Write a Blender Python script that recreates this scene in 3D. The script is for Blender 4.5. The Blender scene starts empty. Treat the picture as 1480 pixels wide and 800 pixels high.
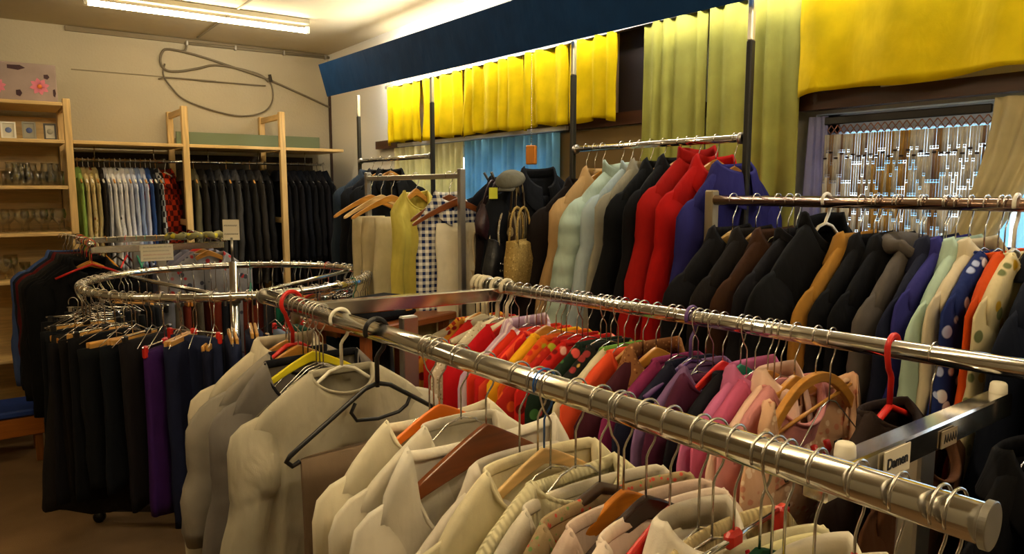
import bpy, math, random
from math import sin, cos, pi, radians, sqrt
from mathutils import Vector, Matrix, noise

# ---------------------------------------------------------------- camera, world, exposure
SC = bpy.context.scene
COL = SC.collection
H = 1.58
YAW, PITCH, FPX = radians(36), radians(7), 1040.0
cd = bpy.data.cameras.new('camera'); cam = bpy.data.objects.new('camera', cd); COL.objects.link(cam)
cam.location = (0, 0, H); cam.rotation_euler = (pi/2-PITCH, 0, -YAW)
cd.sensor_width = 36; cd.lens = FPX/1480*36; cd.clip_start = 0.02
SC.camera = cam
vs = SC.view_settings
vs.view_transform = 'Standard'; vs.look = 'None'; vs.gamma = 1; vs.use_curve_mapping = False
vs.exposure = 1.05
W = bpy.data.worlds.new('world'); SC.world = W; W.use_nodes = True
W.node_tree.nodes['Background'].inputs[0].default_value = (0.80, 0.90, 1.0, 1)
W.node_tree.nodes['Background'].inputs[1].default_value = 3.0
TUBE_POWER = 25.0       # emission strength of the ceiling tubes
COVE_POWER = 27.0       # tubes lying on top of the blue pelmet
TUBE_COL = (1.0, 0.80, 0.50)

# ---------------------------------------------------------------- view geometry helpers (pixel of the photograph -> point on a known plane)
F_ = Vector((sin(YAW)*cos(PITCH), cos(YAW)*cos(PITCH), -sin(PITCH)))
R_ = Vector((cos(YAW), -sin(YAW), 0)); U_ = R_.cross(F_)
def at(ax, px, py, val):
    d = F_ + R_*((px-740)/FPX) + U_*((400-py)/FPX)
    o = Vector((0, 0, H)); return o + d*((val-o[ax])/d[ax])

# ---------------------------------------------------------------- materials
def lin(h):
    h = h.lstrip('#'); c = [int(h[i:i+2], 16)/255 for i in (0, 2, 4)]
    return tuple((x/12.92 if x <= .04045 else ((x+.055)/1.055)**2.4) for x in c)+(1,)
_m = {}
def base(name):
    m = bpy.data.materials.new(name); m.use_nodes = True
    nt = m.node_tree; return m, nt, nt.nodes['Principled BSDF']
def N(nt, t, **k):
    n = nt.nodes.new(t)
    for a, b in k.items():
        if a.startswith('i_'):
            key = a[2:]; n.inputs[int(key) if key.isdigit() else key.replace('_', ' ')].default_value = b
        else: setattr(n, a, b)
    return n
def mixc(nt, fac, a, b):
    n = nt.nodes.new('ShaderNodeMix'); n.data_type = 'RGBA'
    for i, v in ((0, fac), (6, a), (7, b)):
        if hasattr(v, 'is_output'): nt.links.new(v, n.inputs[i])
        else: n.inputs[i].default_value = v
    return n.outputs[2]
def thr(nt, sock, lo, hi):
    n = nt.nodes.new('ShaderNodeMapRange'); nt.links.new(sock, n.inputs[0])
    n.inputs[1].default_value = lo; n.inputs[2].default_value = hi; return n.outputs[0]
def fab(col, pat='plain', c2='#ffffff', c3='#203060', s=1.0, rough=.88, wr=.5, tr=0):
    key = (col, pat, c2, c3, s, rough, wr, tr)
    if key in _m: return _m[key]
    m, nt, b = base('fabric_'+pat+'_'+col.lstrip('#')); L = nt.links
    b.inputs['Roughness'].default_value = rough
    b.inputs['Specular IOR Level'].default_value = .15
    b.inputs['Sheen Weight'].default_value = .0
    tc = N(nt, 'ShaderNodeTexCoord').outputs['Object']
    c = lin(col)
    nz = N(nt, 'ShaderNodeTexNoise', i_Scale=9.0, i_Detail=4.0); L.new(tc, nz.inputs[0])
    dark = tuple(x*.8 for x in c[:3])+(1,)
    out = mixc(nt, thr(nt, nz.outputs[0], .35, .65), dark, c)
    sep = N(nt, 'ShaderNodeSeparateXYZ'); L.new(tc, sep.inputs[0])
    def band(ax, per, w=.5):
        a = N(nt, 'ShaderNodeMath', operation='MULTIPLY'); L.new(sep.outputs[ax], a.inputs[0]); a.inputs[1].default_value = 1/per
        f = N(nt, 'ShaderNodeMath', operation='FRACT'); L.new(a.outputs[0], f.inputs[0])
        g = N(nt, 'ShaderNodeMath', operation='LESS_THAN'); L.new(f.outputs[0], g.inputs[0]); g.inputs[1].default_value = w
        return g.outputs[0]
    if pat == 'gingham':
        a = N(nt, 'ShaderNodeMath', operation='ADD'); L.new(band('X', .026*s), a.inputs[0]); L.new(band('Z', .026*s), a.inputs[1])
        h = N(nt, 'ShaderNodeMath', operation='MULTIPLY'); L.new(a.outputs[0], h.inputs[0]); h.inputs[1].default_value = .5
        out = mixc(nt, h.outputs[0], lin(c2), out)
    elif pat == 'stripe': out = mixc(nt, band('X', .02*s, .45), out, lin(c2))
    elif pat == 'hstripe': out = mixc(nt, band('Z', .03*s, .45), out, lin(c2))
    elif pat == 'sidestripe': out = mixc(nt, band('Y', .011*s, .45), out, lin(c2))
    elif pat in ('floral', 'tweed'):
        v = N(nt, 'ShaderNodeTexVoronoi', i_Scale=(28/s if pat == 'floral' else 130/s)); L.new(tc, v.inputs[0])
        k = thr(nt, v.outputs['Distance'], .42, .34)
        sp = N(nt, 'ShaderNodeSeparateXYZ'); L.new(v.outputs['Color'], sp.inputs[0])
        cc = mixc(nt, thr(nt, sp.outputs[0], .45, .5), lin(c2), lin(c3))
        on = N(nt, 'ShaderNodeMath', operation='MULTIPLY'); L.new(k, on.inputs[0]); L.new(thr(nt, sp.outputs[1], .35, .4), on.inputs[1])
        out = mixc(nt, on.outputs[0], out, cc)
    elif pat == 'check':
        ck = N(nt, 'ShaderNodeTexChecker', i_Scale=22/s); L.new(tc, ck.inputs[0]); out = mixc(nt, ck.outputs['Fac'], out, lin(c2))
    L.new(out, b.inputs['Base Color'])
    mpv = N(nt, 'ShaderNodeMapping'); mpv.inputs['Scale'].default_value = (1, 1, .38); L.new(tc, mpv.inputs[0])
    n1 = N(nt, 'ShaderNodeTexNoise', i_Scale=13.0, i_Detail=3.0, i_Distortion=.4); L.new(mpv.outputs[0], n1.inputs[0])
    n2 = N(nt, 'ShaderNodeTexNoise', i_Scale=420.0, i_Detail=1.0); L.new(tc, n2.inputs[0])
    b1 = N(nt, 'ShaderNodeBump', i_Strength=min(1, wr*1.3), i_Distance=.022); L.new(n1.outputs[0], b1.inputs['Height'])
    b2 = N(nt, 'ShaderNodeBump', i_Strength=.25, i_Distance=.001); L.new(n2.outputs[0], b2.inputs['Height']); L.new(b1.outputs[0], b2.inputs['Normal'])
    last = b2
    if pat == 'quilt' or pat == 'rib':
        wv = N(nt, 'ShaderNodeTexWave', wave_type='BANDS', bands_direction='Z' if pat == 'quilt' else 'X', i_Scale=(4.2/s if pat == 'quilt' else 45), i_Distortion=.6); L.new(tc, wv.inputs[0])
        b3 = N(nt, 'ShaderNodeBump', i_Strength=.6, i_Distance=.012 if pat == 'quilt' else .003); L.new(wv.outputs[0], b3.inputs['Height']); L.new(b2.outputs[0], b3.inputs['Normal']); last = b3
    L.new(last.outputs[0], b.inputs['Normal'])
    if tr:
        o = nt.nodes['Material Output']; t = N(nt, 'ShaderNodeBsdfTranslucent'); L.new(out, t.inputs[0])
        mx = N(nt, 'ShaderNodeMixShader'); mx.inputs[0].default_value = tr
        L.new(b.outputs[0], mx.inputs[1]); L.new(t.outputs[0], mx.inputs[2]); L.new(mx.outputs[0], o.inputs[0])
    _m[key] = m; return m
def plain(name, col, rough=.5, metal=0, spec=.5, bump=0, bs=30, var=0, vs_=4, trans=0, coat=0):
    key = (name, col)
    if key in _m: return _m[key]
    m, nt, b = base(name); L = nt.links
    c = lin(col) if isinstance(col, str) else tuple(col)+(1,)
    b.inputs['Base Color'].default_value = c; b.inputs['Roughness'].default_value = rough; b.inputs['Metallic'].default_value = metal
    b.inputs['Specular IOR Level'].default_value = spec; b.inputs['Transmission Weight'].default_value = trans; b.inputs['Coat Weight'].default_value = coat
    tc = N(nt, 'ShaderNodeTexCoord').outputs['Object']
    if var:
        nz = N(nt, 'ShaderNodeTexNoise', i_Scale=vs_, i_Detail=5.0); L.new(tc, nz.inputs[0])
        L.new(mixc(nt, thr(nt, nz.outputs[0], .3, .7), tuple(x*(1-var) for x in c[:3])+(1,), c), b.inputs['Base Color'])
    if bump:
        nz = N(nt, 'ShaderNodeTexNoise', i_Scale=bs, i_Detail=4.0); L.new(tc, nz.inputs[0])
        bp = N(nt, 'ShaderNodeBump', i_Strength=bump, i_Distance=.01); L.new(nz.outputs[0], bp.inputs['Height']); L.new(bp.outputs[0], b.inputs['Normal'])
    _m[key] = m; return m
def wood(col, axis='X', name='wood', rough=.42, sc=1.0):
    key = ('w', col, axis, rough, sc)
    if key in _m: return _m[key]
    m, nt, b = base(name+'_'+col.lstrip('#')); L = nt.links; c = lin(col)
    tc = N(nt, 'ShaderNodeTexCoord').outputs['Object']; mp = N(nt, 'ShaderNodeMapping'); L.new(tc, mp.inputs[0])
    st = {'X': (1.2, 14, 14), 'Y': (14, 1.2, 14), 'Z': (14, 14, 1.2)}[axis]; mp.inputs['Scale'].default_value = tuple(x*sc for x in st)
    nz = N(nt, 'ShaderNodeTexNoise', i_Scale=3.0, i_Detail=6.0, i_Distortion=1.2); L.new(mp.outputs[0], nz.inputs[0])
    L.new(mixc(nt, thr(nt, nz.outputs[0], .3, .7), tuple(x*.68 for x in c[:3])+(1,), c), b.inputs['Base Color'])
    b.inputs['Roughness'].default_value = rough
    _m[key] = m; return m
def emit(name, col, s):
    m = bpy.data.materials.new(name); m.use_nodes = True; nt = m.node_tree; nt.nodes.clear()
    e = N(nt, 'ShaderNodeEmission'); e.inputs[0].default_value = tuple(col)+(1,); e.inputs[1].default_value = s
    o = N(nt, 'ShaderNodeOutputMaterial'); nt.links.new(e.outputs[0], o.inputs[0]); return m
CHROME = plain('chrome', (.72, .70, .66), .13, 1)
STEEL = plain('steel_wire', (.60, .57, .52), .25, 1)
DULL = plain('dull_steel', (.42, .40, .37), .35, 1)
BLACKM = plain('black_enamel', '#16140f', .45)
WHITEP = plain('white_plastic', '#e9e2cf', .4)
PAPER = plain('paper', '#ddd3bb', .8, var=.06)
PINE = {a: wood('#dcb878', a, 'pine', .55) for a in 'XYZ'}
INK = plain('ink', '#1c1a20', .7); REDINK = plain('red_ink', '#a8281c', .7)

# ---------------------------------------------------------------- mesh building
class MB:
    def __init__(s): s.v = []; s.f = []
    def add(s, vs_, fs):
        o = len(s.v); s.v += [tuple(p) for p in vs_]; s.f += [tuple(i+o for i in f) for f in fs]; return s
    def box(s, c, d, rz=0, bev=0, M=None):
        x, y, z = d[0]/2, d[1]/2, d[2]/2
        if bev:
            b = min(bev, x*.9, y*.9, z*.9); vs_ = []; # chamfered box: 24 verts
            idx = {}
            for sx in (-1, 1):
                for sy in (-1, 1):
                    for sz in (-1, 1):
                        for k in range(3):
                            p = [sx*(x-b), sy*(y-b), sz*(z-b)]; p[k] = (sx*x, sy*y, sz*z)[k]
                            idx[(sx, sy, sz, k)] = len(vs_); vs_.append(p)
            fs = []
            S = (-1, 1)
            def g(sg, k): return idx[(sg[0], sg[1], sg[2], k)]
            for k in range(3):
                a, b_ = [(1, 2), (2, 0), (0, 1)][k]
                for q in S:
                    ring = []
                    for (u, w) in ((-1, -1), (1, -1), (1, 1), (-1, 1)):
                        sg = [0, 0, 0]; sg[k] = q; sg[a] = u; sg[b_] = w; ring.append(g(sg, k))
                    fs.append(ring if q > 0 else ring[::-1])
            for k in range(3):       # edges along axis k
                a, b_ = [(1, 2), (2, 0), (0, 1)][k]
                for u in S:
                    for w in S:
                        s0 = [0, 0, 0]; s0[k] = -1; s0[a] = u; s0[b_] = w; s1 = list(s0); s1[k] = 1
                        q = [g(s0, a), g(s1, a), g(s1, b_), g(s0, b_)]
                        fs.append(q if u*w < 0 else q[::-1])
            for sx in S:
                for sy in S:
                    for sz in S:
                        q = [g((sx, sy, sz), 0), g((sx, sy, sz), 1), g((sx, sy, sz), 2)]
                        fs.append(q if sx*sy*sz > 0 else q[::-1])
        else:
            vs_ = [(sx*x, sy*y, sz*z) for sx in (-1, 1) for sy in (-1, 1) for sz in (-1, 1)]
            fs = [(0, 1, 3, 2), (4, 6, 7, 5), (0, 4, 5, 1), (2, 3, 7, 6), (0, 2, 6, 4), (1, 5, 7, 3)]
        ca, sa = cos(rz), sin(rz)
        out = []
        for p in vs_:
            if M is not None: q = M @ Vector(p)
            else: q = Vector((p[0]*ca-p[1]*sa, p[0]*sa+p[1]*ca, p[2]))
            out.append((q.x+c[0], q.y+c[1], q.z+c[2]))
        return s.add(out, fs)
    def rings(s, rs, cap0=True, cap1=True, closed=False):
        n = len(rs[0]); vs_ = [p for r in rs for p in r]; fs = []
        m = len(rs)
        for j in range(m if closed else m-1):
            a, b = j*n, ((j+1) % m)*n
            for i in range(n):
                k = (i+1) % n; fs.append((a+i, a+k, b+k, b+i))
        if not closed:
            if cap0: fs.append(tuple(range(n))[::-1])
            if cap1: fs.append(tuple(range((m-1)*n, m*n)))
        return s.add(vs_, fs)
    def tube(s, pts, r, n=8, closed=False, sq=(1, 1)):
        pts = [Vector(p) for p in pts]; m = len(pts); rs = []
        rad = r if isinstance(r, (list, tuple)) else [r]*m
        prev = None
        for j in range(m):
            a = pts[(j-1) % m] if (closed or j > 0) else pts[j]; b = pts[(j+1) % m] if (closed or j < m-1) else pts[j]
            t = (b-a).normalized() if (b-a).length > 1e-9 else Vector((0, 0, 1))
            if prev is None:
                ref = Vector((0, 0, 1)) if abs(t.z) < .9 else Vector((0, 1, 0)); u = ref.cross(t).normalized()
            else: u = (prev - t*prev.dot(t)); u = u.normalized() if u.length > 1e-6 else prev
            prev = u; w = t.cross(u)
            rs.append([tuple(pts[j]+u*(cos(2*pi*i/n)*rad[j]*sq[0])+w*(sin(2*pi*i/n)*rad[j]*sq[1])) for i in range(n)])
        return s.rings(rs, closed=closed)
    def lathe(s, prof, c=(0, 0, 0), n=20):
        rs = [[(c[0]+r*cos(2*pi*i/n), c[1]+r*sin(2*pi*i/n), c[2]+z) for i in range(n)] for r, z in prof]
        return s.rings(rs)
    def extrude(s, poly, y0, y1):            # poly in XZ
        n = len(poly); vs_ = [(x, y0, z) for x, z in poly]+[(x, y1, z) for x, z in poly]
        fs = [tuple(range(n)), tuple(range(2*n-1, n-1, -1))]+[(i, i+n, (i+1) % n+n, (i+1) % n) for i in range(n)]
        return s.add(vs_, fs)
    def mesh(s, name, smooth=True):
        me = bpy.data.meshes.new(name); me.from_pydata(s.v, [], s.f); me.update()
        if smooth: me.polygons.foreach_set('use_smooth', [True]*len(me.polygons))
        return me
    def build(s, name, mat, parent=None, smooth=True, solid=0, sub=0, **tags):
        me = s.mesh(name, smooth); me.materials.append(mat)
        o = bpy.data.objects.new(name, me); COL.objects.link(o)
        if parent is not None: o.parent = parent
        if solid: md = o.modifiers.new('solid', 'SOLIDIFY'); md.thickness = solid; md.offset = 0
        if sub: md = o.modifiers.new('sub', 'SUBSURF'); md.levels = sub; md.render_levels = sub
        for k, v in tags.items():
            if v is not None: o[k] = v
        return o
def thing(name, label, cat, loc=(0, 0, 0), rz=0, group=None, **k):
    o = bpy.data.objects.new(name, None); COL.objects.link(o); o.location = loc; o.rotation_euler = (0, 0, rz); o.empty_display_size = .05
    o['label'] = label; o['category'] = cat
    if group: o['group'] = group
    return o
def tag(o, label, cat, group=None):
    o['label'] = label; o['category'] = cat
    if group: o['group'] = group
    return o
def kids(o): return [c for c in COL.objects if c.parent == o]
def place(me, name, mat, loc, rz=0, rx=0, ry=0):
    o = bpy.data.objects.new(name, me); COL.objects.link(o); o.location = loc; o.rotation_euler = (rx, ry, rz)
    return o

# ---------------------------------------------------------------- the room shell
XW, YB, ZC = 2.32, 5.72, 2.65
X0, Y0 = -2.4, -2.6
def struct(name, mb, mat, smooth=False, parent=None, **k):
    return mb.build(name, mat, parent, smooth, **({} if parent is not None else {'kind': 'structure'}), **k)
WALLM = plain('wall_paint', '#b8ae96', .85, bump=.25, bs=60, var=.12, vs_=1.2)
CEILM = plain('ceiling_paint', '#bdb193', .85, bump=.15, bs=25, var=.12, vs_=1.5)
FLOORM = plain('carpet', '#937450', .95, bump=.5, bs=300, var=.35, vs_=2.5, spec=.1)
PILLM = plain('white_wall_paint', '#d9d4c6', .8, bump=.15, bs=60)
struct('floor', MB().box(((X0+XW)/2, (Y0+YB)/2, -.05), (XW-X0+.3, YB-Y0+.3, .1)), FLOORM)
struct('ceiling', MB().box(((X0+XW)/2, (Y0+YB)/2, ZC+.05), (XW-X0+.3, YB-Y0+.3, .1)), CEILM)
struct('wall_back', MB().box(((X0+XW)/2, YB+.06, ZC/2), (XW-X0+.3, .12, ZC)), WALLM)
struct('wall_left', MB().box((X0-.06, (Y0+YB)/2, ZC/2), (.12, YB-Y0, ZC)), WALLM)
struct('wall_near', MB().box(((X0+XW)/2, Y0-.06, ZC/2), (XW-X0, .12, ZC)), WALLM)
# window wall: openings 2.75..4.45 and -0.4..1.42, z 0.9..1.83
wr = MB(); ZS, ZT = .9, 1.83
for (a, b) in ((Y0, -.4), (1.42, 2.75), (4.45, YB)): wr.box((XW+.06, (a+b)/2, ZC/2), (.12, b-a, ZC))
for (a, b) in ((-.4, 1.42), (2.75, 4.45)):
    wr.box((XW+.06, (a+b)/2, ZS/2), (.12, b-a, ZS)); wr.box((XW+.06, (a+b)/2, (ZT+ZC)/2), (.12, b-a, ZC-ZT))
struct('wall_right', wr, PILLM)
struct('trim_1', MB().box((1.4, YB-.012, ZC-.02), (1.8, .02, .03)), plain('old_trim', '#7d7058', .8))
struct('trim_2', MB().box((XW-.006, YB-.015, 1.2), (.012, .03, 2.35)), wood('#3a2014', 'Z', 'dark_wood'))
struct('trim_3', MB().box((.98, YB-.004, 2.37), (.92, .008, .006)), plain('seam', '#8a8069', .9))
struct('trim_4', MB().box((1.3, 3.2, ZC-.004), (.012, 4.8, .008)), plain('seam', '#8a8069', .9))
struct('trim_5', MB().box((1.3, 5.69, .06), (2.0, .03, .1)), plain('skirting', '#5a4a34', .6))
DW = wood('#4a2814', 'Y', 'dark_wood')
# windows
FRM = plain('window_frame_paint', '#cfd3dd', .4)
GLS = plain('window_glass', (.9, .95, .97), .02, trans=1)
for n, (a, b) in enumerate(((-.4, 1.42), (2.75, 4.45))):
    w = MB()
    for y in (a+.03, (a+b)/2+(.3 if n == 0 else 0)-(.6 if n == 0 else 0), b-.03): w.box((XW+.07, y, (ZS+ZT)/2), (.05, .06, ZT-ZS))
    for z in (ZS+.03, ZT-.03): w.box((XW+.07, (a+b)/2, z), (.05, b-a, .06))
    o = struct('window_%d' % (n+1), w, FRM)
    MB().box((XW+.07, (a+b)/2, (ZS+ZT)/2), (.006, b-a-.1, ZT-ZS-.1)).build('pane', GLS, o, False)
    MB().box((XW-.04, (a+b)/2, ZS-.02), (.12, b-a+.1, .03)).build('sill', plain('sill', '#c8bfa8', .5), o, False)
struct('trim_6', MB().box((XW-.025, 3.0, 1.885), (.03, 3.6, .055)), DW)
struct('trim_10', MB().box((XW-.05, 3.55, 1.868), (.02, 1.75, .022), bev=.003), plain('white_rod', '#e4e4e0', .35))
struct('trim_7', MB().box((XW-.04, .45, 1.865), (.05, 2.0, .05), ), DW)
struct('trim_8', MB().box((XW-.012, 2.22, 2.1), (.02, .28, .4)), plain('dark_panel', '#1c0f0a', .6))
struct('trim_9', MB().box((XW-.012, 2.44, 1.5), (.02, .68, .7)), plain('brown_board', '#7c6230', .7, var=.2))
# outside across the street
fac = MB().box((9.0, -1.0, 2.0), (.3, 16, 9)); fo = fac.build('street_facade', plain('facade', '#dfe6ea', .7), None, False)
tag(fo, 'pale shop facade across the street seen through right window', 'building')
for k in range(9):
    y = -5+k*1.15
    f2 = MB().box((8.82, y, 1.45), (.08, .8, 1.0)).build('window', plain('blue_glass', '#5f8fa8', .15), fo, False)
    MB().box((8.77, y, 1.45), (.03, .05, 1.0)).build('mullion', plain('facade_white', '#eef2f2', .6), f2, False)
MB().box((8.8, -1, 2.35), (.12, 12, .16)).build('sign_band', plain('cyan_band', '#3fb0c0', .5), fo, False)
tag(MB().box((5.5, -1, -.1), (6, 16, .1)).build('street', plain('asphalt', '#8b8d90', .9), None, False), 'grey street outside the window', 'street')

# ---------------------------------------------------------------- lamps
def tube_lamp(c, L, axis, label, power, fixture=True, group=None):
    t = thing('fluorescent_lamp', label, 'lamp', c, 0 if axis == 'X' else pi/2, group)
    if fixture: MB().box((0, 0, .045), (L+.05, .030, .036), bev=.005).build('lamp_housing', plain('lamp_housing', '#8f8a78', .5), t, False)
    for s in (-1, 1): MB().box((s*(L/2+.012), 0, -.005), (.022, .03, .045), bev=.004).build('lamp_holder', WHITEP, t, False)
    MB().tube([(-L/2, 0, -.01), (L/2, 0, -.01)], .015, 12).build('tube', emit('tube_light', TUBE_COL if power < COVE_POWER or 'ceiling' in label else (1, .93, .80), power), t)
    return t
tube_lamp((1.12, 4.60, 2.585), 1.2, 'X', 'glowing fluorescent tube on the ceiling by the back wall', TUBE_POWER*1.3)
tube_lamp((.2, 1.25, 2.585), 1.2, 'X', 'ceiling tube lamp over the front clothes racks', TUBE_POWER*2.4)
tube_lamp((.9, -.5, 2.585), 1.2, 'X', 'ceiling tube lamp behind the viewer', TUBE_POWER*1.7)
tube_lamp((-1.1, 3.3, 2.585), 1.2, 'X', 'ceiling tube lamp over the left aisle', TUBE_POWER*1.2)
for k, y in enumerate((4.0, 2.75, 1.5, .25)):
    tube_lamp((2.12, y, 2.34), 1.15, 'Y', 'tube lamp lying behind the blue pelmet, number %s from the back wall' % ('first', 'second', 'third', 'fourth')[k] if False else
              ('tube lamp behind blue pelmet nearest the back wall', 'tube lamp behind blue pelmet over the blue curtain', 'tube lamp behind blue pelmet over the coats', 'tube lamp behind blue pelmet by the right window')[k], COVE_POWER*(1.9 if k == 0 else 1))

# pelmet (blue) with its shelf board and curtain track
PEL = fab('#123a6a', wr=.2, rough=.8)
pt = thing('pelmet', 'long dark blue pelmet board above the curtained window', 'pelmet', (1.93, 2.0, 2.17))
y0p, y1p = -3.4+1.2, 2.75
q = MB(); prof = [(-.02, 0), (-.075, .205), (-.055, .212), (.0, .006)]
q.rings([[(x, y, z-.015+.014*y) for x, z in prof] for y in (y0p, y1p)]).build('front_board', PEL, pt, False)
MB().box((.335, (y0p+y1p)/2-.12, .098), (.10, y1p-y0p-.3, .016)).build('track_board', wood('#a88a50', 'Y'), pt, False)
MB().box((.30, (y0p+y1p)/2-.1, .080), (.03, y1p-y0p-.3, .018)).build('curtain_track', DULL, pt, False)

# posts with rails (wall system)
def post(y, label, group=None):
    t = thing('rack_post', label, 'post', (1.97, y, 0))
    MB().box((0, 0, 1.02), (.022, .022, 2.04), bev=.004).build('post', BLACKM, t, False)
    MB().box((0, 0, 2.105), (.020, .020, .135), bev=.004).build('upper_end', plain('pale_post_end', '#d8d2c4', .25, .6), t, False, label='paler upper end')  # top length of the post in a paler colour
    MB().box((0, 0, .01), (.12, .12, .02), bev=.004).build('foot_plate', BLACKM, t, False)
post(4.386, 'black post against the white wall, farthest from the viewer')
post(3.441, 'black post in front of the leftmost yellow curtain')
post(2.285, 'black post at the left end of the coat rail')
post(1.44, 'black post at the right end of the coat rail by green curtain')
def yrail(name, label, x, y0, y1, z, r=.0125, mat=CHROME, brackets=True, posts=False):
    t = thing(name, label, 'clothes rail', (x, (y0+y1)/2, z)); h = (y1-y0)/2
    MB().tube([(0, -h, 0), (0, h, 0)], r, 16).build('tube', mat, t)
    if brackets:
        for s in (-1, 1): MB().tube([(0, s*(h-.012), 0), (0, s*h, 0)], r*1.5, 16).build('end_socket', DULL, t)
    return t
yrail('clothes_rail', 'chrome rail holding the winter coats between two black posts', 1.97, 1.456, 2.269, 1.74)
yrail('clothes_rail', 'chrome rail between the two far black posts', 1.97, 3.457, 4.370, 1.755)

# ---------------------------------------------------------------- curtains
def curtain(label, y0, y1, z0, z1, mat, amp=.02, per=.11, seed=0, x=XW-.07, name='curtain', hem=None, slope=0, sag=0, taper=0):
    rnd = random.Random(seed); ny = max(24, int((y1-y0)/per*14)); nz = 16; rs = []
    ph = [rnd.uniform(0, 6.28) for _ in range(3)]
    mb = MB(); vs_ = []; 
    for j in range(nz+1):
        v = j/nz
        for i in range(ny+1):
            u = i/ny; y = y0+(y1-y0)*u; y = (y0+y1)/2+(y-(y0+y1)/2)*(1+taper*v)
            k = 2*pi*(u*(y1-y0))/per
            a = amp*(.75+.5*noise.noise((u*5, v*.8, seed)))*(.7+.3*v)
            xx = x + a*sin(k+ph[0]+1.1*sin(k*.37+ph[1])+.5*noise.noise((u*9, v*1.5, seed+3.3))) + .015*noise.noise((u*2.2, v*1.2, seed+9))
            zb = z1 + slope*u + sag*sin(pi*u)
            vs_.append((xx, y+.012*noise.noise((u*7, v*2, seed+5)), z0+(zb-z0)*v + (.008*sin(k*.5+ph[2]) if j == nz else 0)))
    fs = [(j*(ny+1)+i, j*(ny+1)+i+1, (j+1)*(ny+1)+i+1, (j+1)*(ny+1)+i) for j in range(nz) for i in range(ny)]
    # geometry is in world coordinates; the origin goes to the top centre
    c = ((x), (y0+y1)/2, z0)
    mb.add([(p[0]-c[0], p[1]-c[1], p[2]-c[2]) for p in vs_], fs)
    o = mb.build(name, mat, None, True, solid=.003); o.location = c; tag(o, label, 'curtain'); return o
YEL = fab('#e8c800', wr=.3, tr=.25, rough=.75); GRN = fab('#a9a651', wr=.2, tr=.15); CRM = fab('#efe8b4', wr=.1, tr=.4); BLU = fab('#8fcdea', wr=.1, tr=.5); LIL = fab('#b9b9e4', wr=.2, tr=.4)
ZK = 2.245
for (a, b, s, lb) in ((4.03, 4.50, 1, 'short yellow curtain at the far left end beside the white wall'),
                      (3.53, 4.02, 2, 'short yellow curtain just right of the second black post'),
                      (2.98, 3.52, 3, 'short yellow curtain above the blue curtain'),
                      (2.63, 2.97, 4, 'narrow short yellow curtain where the ball chain hangs'),
                      (2.30, 2.62, 5, 'short yellow curtain ending at the dark panel')):
    curtain(lb, a, b, ZK, 1.875, YEL, .024, .115, s, x=XW-.10, name='short_curtain', sag=.008, taper=.01)
curtain('large yellow short curtain across the top of the right window', -.45, 1.415, 2.245, 1.86, YEL, .022, .24, 7, x=XW-.13, name='short_curtain', sag=.02, slope=.02)
curtain('long olive green pleated curtain between coats and right window, left half', 1.82, 2.14, ZK, .25, GRN, .02, .075, 8, x=XW-.10)
curtain('long olive green pleated curtain next to the lilac one', 1.42, 1.81, ZK, .25, GRN, .024, .085, 9, x=XW-.10)
curtain('pale cream curtain under the far yellow ones', 3.58, 4.46, 1.85, .5, CRM, .024, .07, 10, x=XW-.06)
curtain('sky blue pleated curtain behind the handbags', 2.73, 3.575, 1.85, .5, BLU, .027, .062, 11, x=XW-.06)
curtain('narrow lilac curtain at the left edge of the right window', 1.36, 1.425, 1.82, .5, LIL, .01, .03, 12, x=XW-.03)
# cream drape pulled aside
def drape_side():
    mb = MB(); nz, nu = 24, 18; vs_ = []
    for j in range(nz+1):
        v = j/nz; z = 1.83-v*.75
        yl = .86+.03*v+.17*max(0, v-.0)**1.0*1.2*min(1, v*1.5); yr = .70+.10*v+.28*v*min(1, v*1.3)*.9
        for i in range(nu+1):
            u = i/nu; y = yl+(yr-yl)*u
            vs_.append((.012*sin(u*19+v*2)*(1-.3*v), y-.86, z-1.83))
    fs = [(j*(nu+1)+i, j*(nu+1)+i+1, (j+1)*(nu+1)+i+1, (j+1)*(nu+1)+i) for j in range(nz) for i in range(nu)]
    o = mb.add(vs_, fs).build('side_drape', fab('#e2d3a4', wr=.2, tr=.15), None, True, solid=.003); o.location = (XW-.045, .86, 1.83)
    tag(o, 'cream drape swept aside over the right edge of the bead curtain', 'curtain')
drape_side()
# bead curtain
bc = thing('bead_curtain', 'cane and bead string curtain hanging in the right window', 'bead curtain', (XW-.03, 1.12, 1.815))
MB().box((0, 0, -.012), (.012, .50, .026), bev=.003).build('top_rod', plain('black_lacquer', '#1a1512', .3), bc, False)
lt = MB()
for k in range(22):
    y = -.24+k*.0222
    for s in (-1, 1): lt.tube([(0, y, -.028), (0, y+s*.0111, -.042), (0, y, -.056)], .0022, 5)
lt.build('lattice', plain('cane_brown', '#8a5c4a', .6), bc)
rnd = random.Random(4)
CANE = [plain('cane_'+c.strip('#'), c, .55, var=.2, vs_=40) for c in ('#d8d0bd', '#cfc7b4', '#b98f3a', '#a07c4c', '#8c6a50', '#ddd8cc')]
for k in range(60):
    y = -.243+k*.00825; mb = MB(); z = -.058; r = .0028
    mb.tube([(0, y, -.056), (0, y, -.75)], .0008, 4)
    mat = CANE[rnd.choice((0, 0, 1, 5, 5, 3, 4)) if not 22 < k < 40 else rnd.choice((0, 2, 2, 3, 1))]
    while z > -.7:
        L = rnd.choice((.05, .07, .09)); mb.tube([(0, y, z), (0, y, z-L)], rnd.choice((.0034, .0042)), 6); z -= L
        mb.lathe([(.0005, .0), (.0042, -.004), (.0005, -.008)], (0, y, z), 6); z -= .010
    mb.build('bead_string', mat, bc)
kn = [MB().box((0, 0, 0), (.008, .012, .006), bev=.002).mesh('knot')]
kn[0].materials.append(plain('dark_bead', '#2e1c12', .4))
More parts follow.
